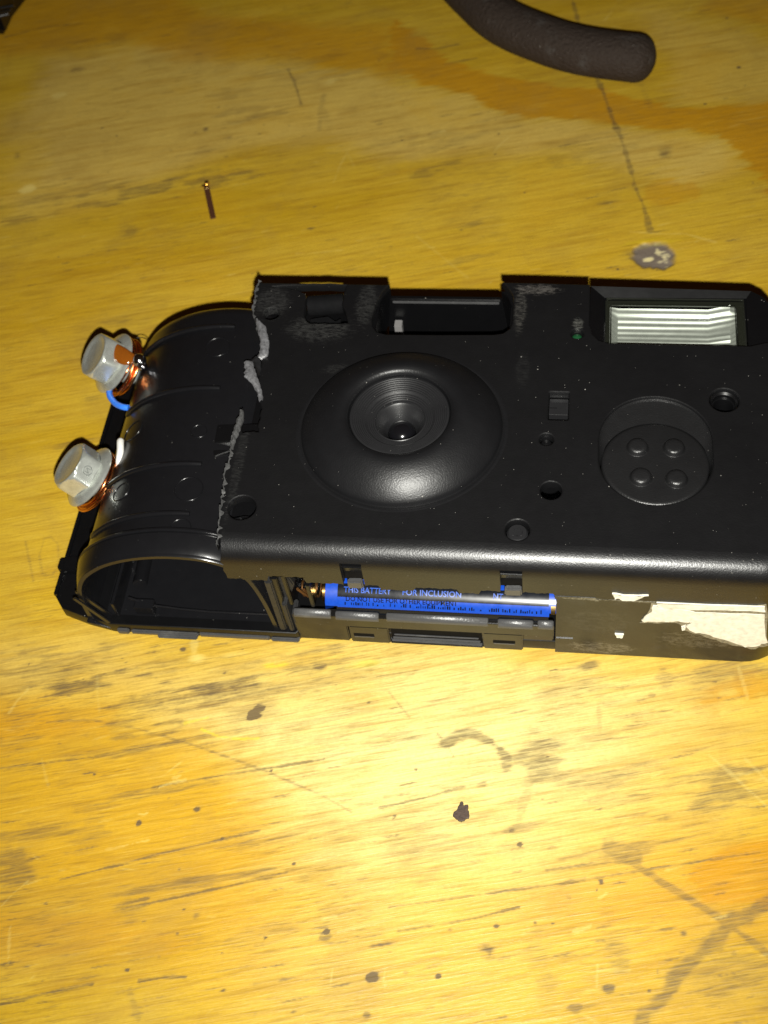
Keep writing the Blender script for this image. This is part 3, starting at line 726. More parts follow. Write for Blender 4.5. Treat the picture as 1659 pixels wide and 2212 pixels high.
# viewfinder well
vf = MB()
vf.box(-35.6, -4.4, 52.6, 66.2, 14., 15.)                  # floor
vf.box(-36.2, -33.6, 52.6, 67.4, 14., 30.1); vf.box(-6.3, -3.9, 52.6, 67.6, 14., 30.1)
vf.box(-33.6, -6.3, 52.6, 53.3, 14., 30.05)
for sx, xa, xb in ((1, -34.4, -31.6), (-1, -5.4, -8.6)):    # rounded upper corners of the notch
    vf.prism([(xa, 60), (xa, 67.4), (xb, 67.4), (xa + .5 * (xb - xa), 65.6), (xa + .2 * (xb - xa), 63)], 21, 30.6)
vf.build('viewfinder_well', INB, CAMERA, bevel=.12)
sh = MB(); sh.prism_y([(-33.5, 14.5), (-6.5, 14.5), (-8.4, 29.6), (-31.8, 29.6)], 65.6, 67.0)
sh.build('viewfinder_shelf', INB, CAMERA, bevel=.35)
sh = MB(); sh.box(-31.2, -8.9, 65.35, 65.7, 28.6, 29.2); sh.build('viewfinder_rim', LEDGE, CAMERA, bevel=.12)
for (px, py) in ((862, 671), (861, 697)):
    c = at(px, py, 24.); m_ = MB(); m_.box(c[0] - .85, c[0] + .75, c[1] - 1.0, c[1] + .9, 14.9, 24.)
    m_.build('white_tab', simple('pale_grey_plastic', (.16, .155, .155), .6), CAMERA, bevel=.15)

# oval well with the raised push button
wl = MB(); n_ = len(cup)
edge_top = [(x, y, T - 1.6) for x, y in cup]
def floor_z(y): return 29.2 + max(0., (30.5 - y)) * .05
DC = (22.3, 23.6)
inner = []
for x, y in cup:
    a = math.atan2(y - DC[1], x - DC[0]); inner.append((DC[0] + 9.95 * math.cos(a), DC[1] + 9.95 * math.sin(a)))
mid_ = [((a[0] + b[0]) / 2, (a[1] + b[1]) / 2) for a, b in zip(cup, inner)]
wl.grid([[(x, y, T - .5) for x, y in cup], [(x * .98 + 22.3 * .02, y * .98 + 26.3 * .02, T - .9) for x, y in cup], [(x, y, T - 1.15) for x, y in mid_], [(x, y, T - 1.45) for x, y in inner], [(x, y, T - 3.4) for x, y in inner]], closed_u=True)
wl.build('button_well', CUPM, CAMERA, ang=50)
bt = MB()
tilt = .05
rowsb = []
for (r_, dz) in ((9.75, -3.2), (9.75, -.55), (9.65, -.22), (9.4, -.02), (9.0, .04), (6, .02), (3, 0.), (.02, 0.)):
    rowsb.append([(DC[0] + r_ * math.cos(a), DC[1] + r_ * math.sin(a), 31.3 + dz - tilt * r_ * math.sin(a)) for a in np.linspace(0, 2 * math.pi, 64, endpoint=False)])
bt.grid(rowsb, closed_u=True)
b_o = bt.build('push_button', CUPM, CAMERA, ang=40)
for (px, py) in ((1378, 960), (1457, 961), (1385, 1027), (1462, 1031)):
    c = at(px, py, 32.4); zt = 31.3 - tilt * (c[1] - DC[1])
    m_ = MB(); m_.lathe([(2.2, -.02), (2.0, .1), (1.87, .35), (1.78, .8), (1.55, 1.08), (1.1, 1.18), (.5, 1.19), (.02, 1.2)], (c[0], c[1], zt), seg=32)
    m_.build('stud', CUPM, b_o, ang=50)

# flash unit
fs = MB(); fs.box(9.5, 42.5, 49., 67.2, 19.2, 20.); fs.box(9.5, 10.4, 52.4, 67.2, 20, 30.2)
fs.box(10.4, 41.5, 66.6, 67.6, 20, 29.0)
fs.add([(9.7, 53, 31.9), (9.7, 68.0, 31.7), (12.6, 66.2, 30.2), (12.6, 52.0, 30.2)], [(0, 1, 2, 3)])
fs.add([(9.7, 68.0, 31.7), (41.6, 68.0, 30.7), (40.6, 66.4, 30.2), (12.6, 66.2, 30.2)], [(0, 1, 2, 3)])
fs.add([(40.6, 66.4, 30.2), (41.6, 68.0, 30.7), (43.8, 66.6, 30.6), (45.6, 63.8, 30.5), (46.8, 60, 30.6), (47.2, 53.5, 30.9), (40.4, 52.0, 30.2)], [(0, 1, 2, 3, 4, 5, 6)])
rim_ = [(9.7, 68.0, 31.7), (41.6, 68.0, 30.7), (43.8, 66.6, 30.6), (45.6, 63.8, 30.5), (46.8, 60, 30.6), (47.2, 53.5, 30.9)]
fs.grid([rim_, [(x, y, 3.2) for x, y, z in rim_]])
f_o = fs.build('flash_housing', INB, CAMERA, ang=25)
rf = MB()                                                   # silvered trough, ribbed
rows_ = []
x0, x1, x2, x3 = 13.7, 15.4, 33.2, 38.6
ny = 61
for i in range(ny):
    y = 51.5 + (64.4 - 51.5) * i / (ny - 1); q = (y - 57.4) / 5.9
    z = 27.3 + 1.5 * q * q + (.10 * math.sin(i * 1.05) + .05 * math.sin(i * .45 + 1))
    rows_.append([(x0, y, 29.4), (x1, y * .94 + 57.4 * .06, z), ((x1 + x2) / 2, y * .94 + 57.4 * .06, z), (x2, y * .94 + 57.4 * .06, z + .05 * math.sin(i * .8)), (x3 - 1.2, y, z + .9 + .10 * math.sin(i * 1.3)), (x3, y, 29.4)])
rf.grid(rows_)
rf.build('reflector', REFL, f_o, ang=30)
gl = MB()                                                   # clear window: raised frame and ridged pane
gl.add([(12.8, 51.5, 30.3), (40.2, 51.5, 30.3), (40.2, 66.0, 30.3), (12.8, 66.0, 30.3), (14.0, 51.5, 31.2), (38.2, 51.5, 31.2), (38.2, 64.4, 31.2), (14.0, 64.4, 31.2)],
       [(0, 4, 7, 3), (3, 7, 6, 2), (1, 2, 6, 5), ])
for i in range(7):
    y0_ = 51.5 + 12.9 * i / 7; y1_ = y0_ + 12.9 / 7; ym = (y0_ + y1_) / 2
    gl.add([(14.0, y0_, 31.2), (38.2, y0_, 31.2), (38.2, ym, 31.215), (14., ym, 31.215), (38.2, y1_, 31.2), (14., y1_, 31.2)], [(0, 1, 2, 3), (3, 2, 4, 5)])
gl.build('flash_window', CLEAR, f_o, ang=5)
fr = MB()
fr.add([(12.8, 51.5, 29.6), (13.6, 51.5, 29.5), (13.6, 64.5, 29.5), (12.8, 66., 29.6), (40.2, 66., 29.6), (38.7, 64.5, 29.5), (38.7, 51.5, 29.5), (40.2, 51.5, 29.6)], [(0, 1, 2, 3), (3, 2, 5, 4), (4, 5, 6, 7)])
fr.tube([(13.9, 52, 30.2), (13.9, 64.2, 30.2), (38.3, 64.2, 30.2), (38.3, 52, 30.2)], .2, 6)
fr.tube([(13.0, 52, 30.35), (13.0, 65.8, 30.35), (40., 65.8, 30.35), (40., 52, 30.35)], .22, 6)
fr.build('flash_bezel', simple('smoky_clear_edge', (.014, .015, .012), .14, coat=.5), f_o, ang=40)

# what shows through the small holes
core = MB(); core.box(-48.5, 42.0, 13.2, 66.0, 2.5, 13.); core.box(-58, -36, 56, 66.5, 22, 25.5)
core.box(-46, 46, 1.6, 13.2, 24.6, 26.); core.build('inner_frame', INB, CAMERA, bevel=.2)
st = MB(); st.lathe([(2.6, 29.6), (2.4, 29.9), (1.9, 29.9), (1.8, 29.4), (1.7, 26.)], (35.1, 38.4, 0), seg=32); st.lathe([(2.55, 31.3), (2.2, 30.9), (2.2, 27)], (35.1, 38.4, 0), seg=32)
st.build('screw_boss', INB, CAMERA, ang=30)
st = MB(); st.lathe([(1.9, 27), (1.9, 30.9), (1.6, 31.3), (.9, 31.3), (.8, 31.0), (.02, 31.0)], (-2., 7.3, 0), seg=28)
for k in range(3): st.box(-2.9 + .7 * k, -2.6 + .7 * k, 6.6, 8.0, 31.0, 31.35)
st.build('screw_boss', GREYP, CAMERA, ang=30)
st = MB(); st.lathe([(1.2, 26), (1.2, 30.2), (.9, 30.7), (.02, 30.9)], (2.3, 27.9, 0), seg=24); st.build('pin', INB, CAMERA, ang=40)
st = MB(); st.tube([(-55.0, 8.8, 29.2), (-53.8, 9.0, 29.4), (-53.0, 8.2, 29.2), (-52., 8.9, 29.4), (-51.2, 8.7, 29.2)], .5, 8); st.lathe([(2.2, 29.0), (1.9, 29.4), (1.6, 29.4), (1.5, 28.8)], (-52.9, 7.9, 0), seg=28); st.box(-56, -50, 7, 13, 24.5, 25.5)
st.build('locating_boss', INB, CAMERA, ang=40)
st = MB(); st.lathe([(1.15, 28), (1.15, 30.4), (.9, 31.), (.5, 31.25), (.02, 31.35)], (7.3, 54.6, 0), seg=24); st.build('indicator_lamp', LEDM, CAMERA, ang=60)
st = MB(); st.box(2.5, 6.1, 34.9, 37.9, 28., 30.7); st.box(2.5, 6.1, 38.1, 39.2, 28, 30.2); st.box(2.5, 4.1, 36.4, 36.55, 30.7, 30.85); st.build('shutter_slide', GREYP, CAMERA, bevel=.15)
st = MB(); st.prism([c7(640, 400), c7(850, 370), c7(940, 430), c7(1000, 390), c7(990, 600), c7(640, 600)], 26, 28.5); st.tube([(*c7(620, 260), 28.6), (*c7(1040, 230), 28.6)], 2.2, 14); st.build('winding_gear', VOID, CAMERA, bevel=.15)

# film chamber on the left
AP = [(-89.4, 3.1), (-89.4, 8), (-88.6, 14), (-86.4, 19), (-82.6, 23), (-78.3, 25.8), (-73, 27.8), (-67, 28.8), (-61, 28.5), (-57, 27.2), (-54, 25), (-51.6, 21), (-50.1, 13), (-49.4, 3.1)]
def smooth_poly(P, k=4):
    out_ = []; P = [np.array(p, float) for p in P]
    for i in range(len(P) - 1):
        p0 = P[max(0, i - 1)]; p1 = P[i]; p2_ = P[i + 1]; p3 = P[min(len(P) - 1, i + 2)]
        for j in range(k):
            u = j / k; out_.append(.5 * ((2 * p1) + (-p0 + p2_) * u + (2 * p0 - 5 * p1 + 4 * p2_ - p3) * u ** 2 + (-p0 + 3 * p1 - 3 * p2_ + p3) * u ** 3))
    out_.append(P[-1]); return [tuple(p) for p in out_]
APs = smooth_poly(AP)
def off_arch(d):
    out_ = []
    for i, p in enumerate(APs):
        a = np.array(APs[max(0, i - 1)]); b = np.array(APs[min(len(APs) - 1, i + 1)]); tt = b - a; tt /= np.linalg.norm(tt)
        out_.append((p[0] - tt[1] * d, p[1] + tt[0] * d))
    return out_
def arch_z(x):
    best = [p for p in APs if p[1] > 12]
    best.sort(key=lambda p: p[0]); return float(np.interp(x, [p[0] for p in best], [p[1] for p in best]))
ch = MB()
ch.grid([[(x, y, z) for x, z in off_arch(d)] for d, y in ((-1.2, 60), (-1.2, 6), (-1.2, .9), (-1.0, .6), (-.2, .6), (0, .9), (0, 6.2), (0, 30), (0, 61.5), (-.5, 63.4), (-1.4, 64.6), (-2.6, 65.))] + [[(-69 + (x + 69) * .02, 65.05, 12 + (z - 12) * .02) for x, z in APs]])
ch_o = ch.build('film_chamber', CHB, CAMERA, ang=40)
cl = MB()
cl.grid([[(x, y, z) for x, z in off_arch(d)] for d, y in ((-.3, .8), (0., 1.2), (.38, 2.2), (.68, 3.4), (.9, 4.6), (.98, 5.2), (.7, 5.6), (.7, 5.8), (1.05, 6.), (.95, 6.4), (0., 6.8))])
cl.build('collar', CHB, ch_o, ang=40)
for y in (10.1, 21.8, 41.0, 57.8):
    m_ = MB(); oa = [p for p in APs if -87 < p[0] < -62.6 and p[1] > 12]
    m_.tube([(x, y, z + .16) for x, z in oa], [.25] + [.55] * (len(oa) - 2) + [.5], 10)
    m_.build('rib', CHB, ch_o, ang=60)
for (px, py, r_) in ((470, 750, 2.55), (300, 745, 2.3), (287, 930, 2.3), (430, 932, 1.6), (408, 1057, 2.75), (390, 1141, 2.0), (262, 1062, 2.0)):
    c = at(px, py, 28.3); c = at(px, py, arch_z(c[0])); c = at(px, py, arch_z(c[0])); c = at(px, py, arch_z(c[0]))
    m_ = MB(); m_.ringtube([(c[0] + r_ * math.cos(a), c[1] + r_ * math.sin(a), arch_z(c[0] + r_ * math.cos(a)) + .05) for a in np.linspace(0, 2 * math.pi, 32, endpoint=False)], .11, 6)
    m_.build('mould_mark', CHB, ch_o, ang=60)
# tab beside the tear, partly under the cover
m_ = MB(); m_.prism([F(462, 895), F(556, 893), F(556, 930), F(455, 935)], 26.2, 28.9); m_.prism([F(452, 950), F(500, 950), F(470, 960), F(455, 966)], 26.5, 28.9); m_.box(-60, -50, 4, 66, 22.0, 26.9)
m_.build('chamber_tab', INB, ch_o, bevel=.2)
# inside of the chamber
m_ = MB(); m_.tube([aty(302, 1264, 8.), aty(316, 1196, 17.)], 1.5, 24); m_.tube([(-82.5, 14, 4), (-82.5, 14.6, 23)], .35, 6)
m_.prism_y(off_arch(-1.3), 55, 56)
m_.grid([[(-86, y, 3.05), (-80, y, 3.05), (-76, y, 3.1), (-70, y, 3.1), (-50, y, 3.1)] for y in (2, 60)])
m_.tube([(-81, 4.4, 6.0), (-77.5, 3.6, 5.4), (-76, 3.5, 4.9), (-70, 3.4, 4.1), (-64, 3.4, 3.6), (-51, 3.6, 3.4)], .3, 8); m_.box(-79.5, -75.6, 2.2, 4.4, 3.1, 5.8)
m_.box(-83.6, -83.0, 1.5, 24, 3, 8)
m_.build('chamber_spindle', CHB, ch_o, bevel=.1, ang=50)
# back cover lying on the bench
bc = MB()
plate(bc, [(-98.2, 66), (-98.0, 5.6), (-95.8, 2.8), (-90, .9), (-84.5, -.3), (-46, -.3), (-45, .9), (41, .9), (48, 7), (47, 59), (44, 65), (40, 66.5)], [], 3.0, 2.98, .25)
bc.box(-98.1, -97.4, 5.6, 66, 3., 3.7)
bc_o = bc.build('back_cover', INB, CAMERA, ang=26)
m_ = MB(); m_.box(-97.6, -94.2, 11.0, 14.6, 2.9, 4.6); m_.box(-98.8, -97.2, 11.4, 14.2, 1.5, 4.4)
m_.build('latch', INB, bc_o, bevel=.3)
m_ = MB(); m_.box(-83.5, -81.0, -1.0, .6, .2, 1.6); m_.box(-80.6, -66.4, -.9, .4, .2, 1.3); m_.box(-66.2, -51.5, -.7, .4, .2, 1.5); m_.box(-51.3, -45.5, -.9, .4, .2, 1.2); m_.box(-75, -66.6, -1.5, .2, .15, .8)
m_.build('back_lip', LEDGE, bc_o, bevel=.25)
m_ = MB(); m_.prism_y([(-89.8, 3), (-88.9, 3), (-84.6, .9), (-85.5, .6)], -.2, 1.); 
for (ya, yb) in ((-.1, .3), (1.5, 1.9)):
    m_.prism_y([(-89.9, 12), (-89.1, 12.6), (-84.4, 3.2), (-85.3, 2.6)], ya, yb)
m_.build('chamber_lip', CHB, bc_o, bevel=.12)

# bottom wall right of the battery, battery bay and door
bw = MB()
pbw = [p for p in path_bottom(.12) if p[0] > 5.3]; pbw = [(5.3, .12)] + pbw
pin = [(5.3, 1.6)] + [p for p in path_bottom(1.6) if p[0] > 5.3]
bw.grid([[(x, y, .35) for x, y in pbw], [(x, y, .6) for x, y in pbw], [(x, y, 21.2) for x, y in pbw], [(x, y, 21.5) for x, y in path_bottom(.4)[-len(pbw):]], [(x, y, 21.5) for x, y in pin[-len(pbw):]]])
bw.add([(5.3, .12, .35), (5.3, .12, 21.2), (5.3, 11., 21.2), (5.3, 11., .35)], [(0, 1, 2, 3)])
bw.box(5.0, 12.3, -.1, .5, 21.0, 21.9); bw.box(12.2, 12.9, -.08, .5, 20.4, 21.4)
bw.box(5.4, 8.6, -.05, 1.0, 5.4, 6.2)
bw_o = bw.build('bottom_wall', SIDE, CAMERA, ang=40)
def paper(px_pts, name, mat, y=.06, amp=.35, seed=1, th=.32):
    pts = [aty(*p, 0) for p in px_pts]; pts = [(p[0], p[2]) for p in pts]
    pts = fractal(pts + [pts[0]], amp, seed, 2)[:-1]
    m_ = MB(); plate_pts = pts
    vs = [Vector(p) for p in plate_pts]; n = len(vs)
    V, _, FF, *_ = delaunay_2d_cdt(vs, [(i, (i + 1) % n) for i in range(n)], [], 1, 1e-6)
    m_.add([(v.x, y - th + th * random.uniform(-.5, .3), v.y) for v in V], [tuple(f) for f in FF])
    m_.grid([[(p[0], y - th, p[1]) for p in pts], [(p[0], y + .03, p[1]) for p in pts]], closed_u=True)
    return m_.build(name, mat, bw_o, ang=50)
def c6(x, y): return ((1200 + x * 744 / 1659) / 1.17179, (1240 + y * 744 / 1659) / 1.17179)
paper([c6(*p) for p in ((1030, 632), (1640, 655), (1644, 680), (1100, 665), (1030, 655))], 'paper_scrap', PAPER, seed=4, amp=.15)
paper([c6(*p) for p in ((1010, 650), (1100, 668), (1250, 690), (1640, 705), (1659, 860), (1600, 880), (1530, 885), (1440, 850), (1330, 815), (1250, 805), (1195, 770), (1230, 745), (1150, 738), (1060, 740), (960, 745), (945, 735), (985, 700))], 'paper_scrap', PAPER, seed=6, amp=.45, th=.16)
paper([c6(*p) for p in ((1000, 640), (1650, 648), (1659, 880), (1560, 900), (1430, 868), (1300, 830), (1180, 790), (1140, 752), (935, 752), (960, 715))], 'glue_residue', GLUE, seed=16, amp=.8, th=.06, y=.10)
paper([c6(*p) for p in ((780, 580), (870, 590), (985, 590), (920, 612), (840, 615), (795, 606))], 'paper_scrap', PAPER, seed=9, y=-.02)
paper([c6(*p) for p in ((795, 808), (845, 812), (835, 828), (805, 828))], 'paper_scrap', PAPER, seed=12, amp=.1)
paper([c6(*p) for p in ((1170, 770), (1195, 760), (1190, 785), (1175, 785))], 'paper_scrap', PAPER, seed=13, amp=.1)
dr = MB()
dr.box(-45.2, 5.0, -.25, 1.4, 6.9, 10.9)
dr.box(-45.6, -35.2, .15, 1.2, .4, 6.9); dr.box(-34.9, -27.1, .0, 1.0, .4, 6.6); dr.box(-8.6, -0.9, .0, 1.0, .4, 6.6); dr.box(-27.1, -8.6, .9, 1.6, .4, 6.9); dr.box(-27.1, -8.6, 0.05, 1., .4, 1.0)
dr.box(-34.9, 4.9, 1.0, 2.0, 3., 6.9)
dr_o = dr.build('battery_door', SIDE, CAMERA, bevel=.22)
for (a, b, lift) in ((-45.2, -37.8, 0), (-36.9, -28.4, .25), (-27.0, -7.4, 0), (-5.6, 1.1, .25), (1.9, 4.9, 0)):
    m_ = MB(); sec = [(.95, 10.3), (.9, 11.35), (.7, 11.55), (.35, 11.5), (-.05, 11.25), (-.35, 10.95), (-.48, 10.7), (-.5, 10.2)]
    m_.grid([[(x, y - lift, z + lift * .5) for y, z in (sec if 0 < k < 3 else [(y_ * .8 + .1, z_ - .25) for y_, z_ in sec])] for k, x in enumerate((a, a + .22, b - .22, b))])
    m_.build('door_tab', LEDGE, dr_o, ang=50)
for (a, b, za, zb_) in ((-34.2, -30.1, 2.4, 4.0), (-6.7, -2.4, 2.5, 4.1)):
    m_ = MB(); m_.box(a, b, -.06, .3, za, za + .5); m_.build('slot_sill', LEDGE, dr_o, bevel=.1)
    m_ = MB(); m_.box(a, b, -.03, .3, za + .5, zb_); m_.build('slot', VOID, dr_o)  # slot is not cut: a dark block stands for its shade
m_ = MB()
for k, z in enumerate((1.15, 2.1, 3.2)): m_.box(-26.8 + .3 * k, -8.9 - .3 * k, .12 + .12 * k, .9, z, z + .28)
m_.build('grip_ridge', LEDGE, dr_o, bevel=.12)
m_ = MB(); m_.box(-26.8, -8.9, .62, .89, 1.1, 6.8); m_.build('grip_recess', VOID, dr_o, bevel=.1)
bay = MB(); bay.box(-48.2, -46.8, .8, 12.6, 3., 22.); bay.box(-46.0, -45.2, 1.2, 7., 11.8, 23.); bay.box(-46.8, 5.2, 12.0, 13.1, 3., 24.5); bay.box(-41.6, -40.8, .8, 4.0, 12, 20)
bay.build('battery_bay', INB, CAMERA, bevel=.15)
for (x0_, x1_, z0_, z1_, y0_) in ((-49.2, -47.8, 3.2, 21.5, .2), (-47.2, -46.2, 3.2, 13.5, .1), (-45.9, -45.0, 3.2, 9.5, .4)):
    m_ = MB(); m_.box(x0_, x1_, y0_, 4., z0_, z1_); m_.build('bracket', RIBM, CAMERA, bevel=.25)
m_ = MB(); m_.prism_y([(-48, 20), (-45.2, 22.4), (-44.2, 18), (-46.2, 12), (-47.4, 12)], 2., 4.2); m_.build('bracket', RIBM, CAMERA, bevel=.3)
sp = MB(); sp.tube([(-44.4 + .9 * q / 6.28, 5.9 + 1.5 * math.cos(q), 10.4 + 1.5 * math.sin(q)) for q in np.linspace(0, 6.28 * 4, 80)], .2, 6)
sp.tube([(-43.6, 1.6, 17.4), (-42.2, 2.6, 13.0)], .3, 6); sp.tube([(-42.4, 1.6, 17.2), (-41.0, 2.6, 13.0)], .3, 6)
sp.build('battery_contact', DULLCU, CAMERA, ang=60)
for (a, b) in ((-33.3, -30.1), (-4.3, -0.9)):
    m_ = MB(); m_.box(a - 1.2, b + 1.2, 2.5, 3.2, 20.6, 30.); m_.box(a - 1.4, a - .6, 1.35, 2.7, 21.5, 30); m_.box(b + .6, b + 1.4, 1.35, 2.7, 21.5, 30); m_.build('clip_pocket', VOID, CAMERA)
    m_ = MB(); m_.prism_y([(a + .2, 21.3), (b, 21.4), (b - .1, 23.7), (a + .3, 23.5)], -.15, 1.0); m_.build('clip', LEDGE, CAMERA, bevel=.25)
    CLIPX = a

# ------------------------------------------------------------------ the battery in its bay
BR, BY, BZ = 5.25, 5.7, 10.1
BAT = thing('battery', 'slim blue and black battery showing in the slot along the camera bottom edge', 'battery', (-16, BY, BZ - BR))
def bpt(x, phi, r=BR): return (x, BY - r * math.sin(phi), BZ + r * math.cos(phi))
def sector(p0, p1, x0_, x1_, r, n=24):
    m_ = MB(); m_.grid([[bpt(x, p, r) for x in (x0_, (x0_ + x1_) / 2, x1_)] for p in np.linspace(math.radians(p0), math.radians(p1), n)]); return m_
m_ = sector(-180, 180, -36.6, 3.9, BR, 48); m_.v = m_.v
m_.build('sleeve', BBLACK, BAT, ang=60)
m_ = sector(41, 64, -36.4, 4.0, BR + .03, 10); m_.build('blue_band', BBLUE, BAT, ang=60)
m_ = sector(-40, 62, -38.8, -36.4, BR + .05, 40); m_.grid([[bpt(-38.8, p, r_) for p in np.linspace(math.radians(-180), math.radians(180), 48)] for r_ in (BR + .05, 2.2)]); m_.build('blue_cap', BBLUE, BAT, ang=40)
for (xa, xb) in ((-36., -24.5), (-5.5, -3.4), (-.9, 1.2)):
    m_ = sector(-12, 12, xa, xb, BR + .03, 10); m_.build('blue_patch', BBLUE, BAT, ang=60)
m_ = sector(40, 58, 4.3, 5.2, BR + .04, 12); m_.build('gold_ring', GOLD, BAT, ang=60)
m_ = sector(-60, 56, 3.9, 5.4, BR - .03, 48); m_.build('end_cap', BBLUE, BAT, ang=60)
m_ = MB(); m_.lathe([(2.1, 0), (2.1, -1.2), (1.8, -1.5), (.02, -1.5)], (-38.8, BY, BZ), axis=(1, 0, 0), seg=28); m_.build('terminal', BRASS, BAT, ang=40)
def wrap_text(body, x0_, phi0, size, mat, name, width=None):
    cu = bpy.data.curves.new(name, 'FONT'); cu.body = body; cu.size = size; cu.resolution_u = 3; cu.offset = .022
    ob = bpy.data.objects.new(name, cu); col.objects.link(ob)
    bpy.context.view_layer.update()
    me = bpy.data.meshes.new_from_object(ob.evaluated_get(bpy.context.evaluated_depsgraph_get()))
    bpy.data.objects.remove(ob); bpy.data.curves.remove(cu)
    xs_ = [v.co.x for v in me.vertices]; k = 1. if width is None else width / (max(xs_) - min(xs_))
    m_ = MB(); m_.add([bpt(x0_ + v.co.x * k, phi0 - v.co.y / BR, BR + .07) for v in me.vertices], [tuple(p.vertices) for p in me.polygons])
    bpy.data.meshes.remove(me)
    return m_.build(name, mat, BAT, ang=180)
wrap_text('THIS BATTERY', -35.2, math.radians(31), 1.55, BTEXT, 'lettering', 9.2)
wrap_text('FOR INCLUSION', -23.9, math.radians(31), 1.55, BTEXT, 'lettering', 11.2)
wrap_text('NT', -6.6, math.radians(31), 1.55, BTEXT, 'lettering', 1.8)
wrap_text('DO NOT USE FOR OTHER EQUIPMENT', -34.8, math.radians(49), 1.3, BBLACK, 'lettering', 21.5)
m_ = MB()
for k in range(90):
    x = -35 + k * .42
    if random.random() < .3: continue
    h = random.uniform(.3, .8); wd = random.uniform(.12, .3)
    m_.add([bpt(x, math.radians(58), BR + .06), bpt(x + wd, math.radians(58), BR + .06), bpt(x + wd, math.radians(58) - h / BR, BR + .06), bpt(x, math.radians(58) - h / BR, BR + .06)], [(0, 1, 2, 3)])
m_.build('fine_print', BBLACK, BAT, ang=180)

# ------------------------------------------------------------------ the two bolts with copper windings
STAMP = simple('stamped_mark', (.16, .17, .16), .6, metal=.4)
def make_bolt(base, axis, roll, label, head_h, stamp):
    a = np.array(axis, float); a /= np.linalg.norm(a); base = np.array(base, float)
    B = thing('hex_bolt', label, 'bolt', tuple(base), 'flange bolts standing on the film chamber')
    q = math.radians(roll)
    m_ = MB(); m_.lathe([(3.0, -2.6), (3.0, 2.0)], base, a, 28, cap0=True); m_.build('shank', ZINC, B, ang=40)
    m_ = MB(); m_.lathe([(3.0, 2.15), (6.6, 2.2), (6.9, 2.4), (6.95, 2.7), (6.7, 3.0), (5.6, 3.5), (5.0, 3.7)], base, a, 48); m_.build('flange', ZINC, B, ang=40)
    # hexagonal head with rounded shoulders and a dished face
    ap = 4.75; R6 = ap / math.cos(math.pi / 6)
    h0, h1 = 3.0, head_h
    rows = []
    u = np.array([1., 0, 0]) if abs(a[0]) < .9 else np.array([0, 1., 0]); u = u - a * (a @ u); u /= np.linalg.norm(u); v = np.cross(a, u)
    N = 72
    def hexr(t_, c):
        tt = (t_ - q) % (math.pi / 3) - math.pi / 6
        return min(ap / math.cos(tt), c)
    for (lim, h, s_) in ((5.36, h0, 1), (5.36, h1 - .9, 1), (5.2, h1 - .55, 1), (4.9, h1 - .2, 1), (4.72, h1 - .04, 1), (4.5, h1, 1), (4.1, h1 - .03, 1), (3.6, h1 - .28, 1), (3.0, h1 - .38, 1), (.02, h1 - .40, 1)):
        rows.append([base + a * h + min(hexr(t_, lim), lim) * (math.cos(t_) * u + math.sin(t_) * v) for t_ in np.linspace(0, 2 * math.pi, N, endpoint=False)])
    m_ = MB(); m_.grid(rows, closed_u=True); m_.build('head', ZINC, B, ang=24)
    if stamp:
        best = max(((q + math.pi / 3 * k) for k in range(6)), key=lambda t_: float((POS - base) @ (math.cos(t_ + math.pi / 6) * u + math.sin(t_ + math.pi / 6) * v)))
        nn = math.cos(best + math.pi / 6) * u + math.sin(best + math.pi / 6) * v; tt_ = np.cross(nn, a)
        c_ = base + a * (h0 + (h1 - h0) * .52) + nn * (ap + .03); m_ = MB()
        m_.ringtube([c_ + .95 * (math.cos(w_) * tt_ + math.sin(w_) * a) for w_ in np.linspace(0, 2 * math.pi, 24, endpoint=False)], .1, 5)
        for p_, q_ in (((-.4, -.45), (-.4, .45)), ((-.4, .45), (.4, -.45)), ((.4, -.45), (.4, .45))):
            m_.tube([c_ + tt_ * p_[0] + a * p_[1], c_ + tt_ * q_[0] + a * q_[1]], .09, 5)
        m_.build('stamp', STAMP, B, ang=60)
    # several turns of thin wire
    r_ = random.Random(int(roll)); w_ = MB()
    for layer in range(3):
        for k in range(5 - layer):
            hh = -.75 + .58 * k + .28 * layer; rad = 5.3 + .42 * layer + (.45 if k in (1, 2) else 0)
            tl = r_.uniform(-.14, .14); tl2 = r_.uniform(-.14, .14)
            w_.tube([base + a * (hh + rad * (tl * math.cos(t_) + tl2 * math.sin(t_)) * .7 + .1 * t_ / 6) + (rad + .15 * math.sin(3 * t_ + k)) * (math.cos(t_) * u + math.sin(t_) * v) for t_ in np.linspace(0, 6.4, 56)], .3, 7, caps=False)
    w_.build('wire_coil', COPPER, B, ang=70)
    return B, a, u, v
a2 = np.array([-.61, .02, .79])
B2, *_ = make_bolt((-89.3, 25.4, 16.1), a2, 4, 'pale zinc flange bolt wound with copper wire, lower one, beside the white wire', 8.0, True)
def dir_img(ux, uy, tc, px, py):
    d = np.array([(px - PCX) / FOC, -(py - PCY) / FOC, -1.]); tcv = -d / np.linalg.norm(d)
    e1 = np.array([1., 0, 0]); e1 -= tcv * (tcv @ e1); e1 /= np.linalg.norm(e1); e2 = np.cross(tcv, e1)
    n_ = math.hypot(ux, uy); s_ = math.sqrt(1 - tc * tc)
    return R @ (s_ * (ux / n_ * e1 + uy / n_ * e2) + tc * tcv)
a1 = dir_img(-.905, .42, .40, 230, 780)
B1, a1, u1, v1 = make_bolt(at(268, 795, 18.), a1, 26, 'shiny zinc flange bolt with solder and amber flux, upper one, above the blue wire', 7.8, False)
sol = np.array(at(301, 779, 23.5)); m_ = MB()
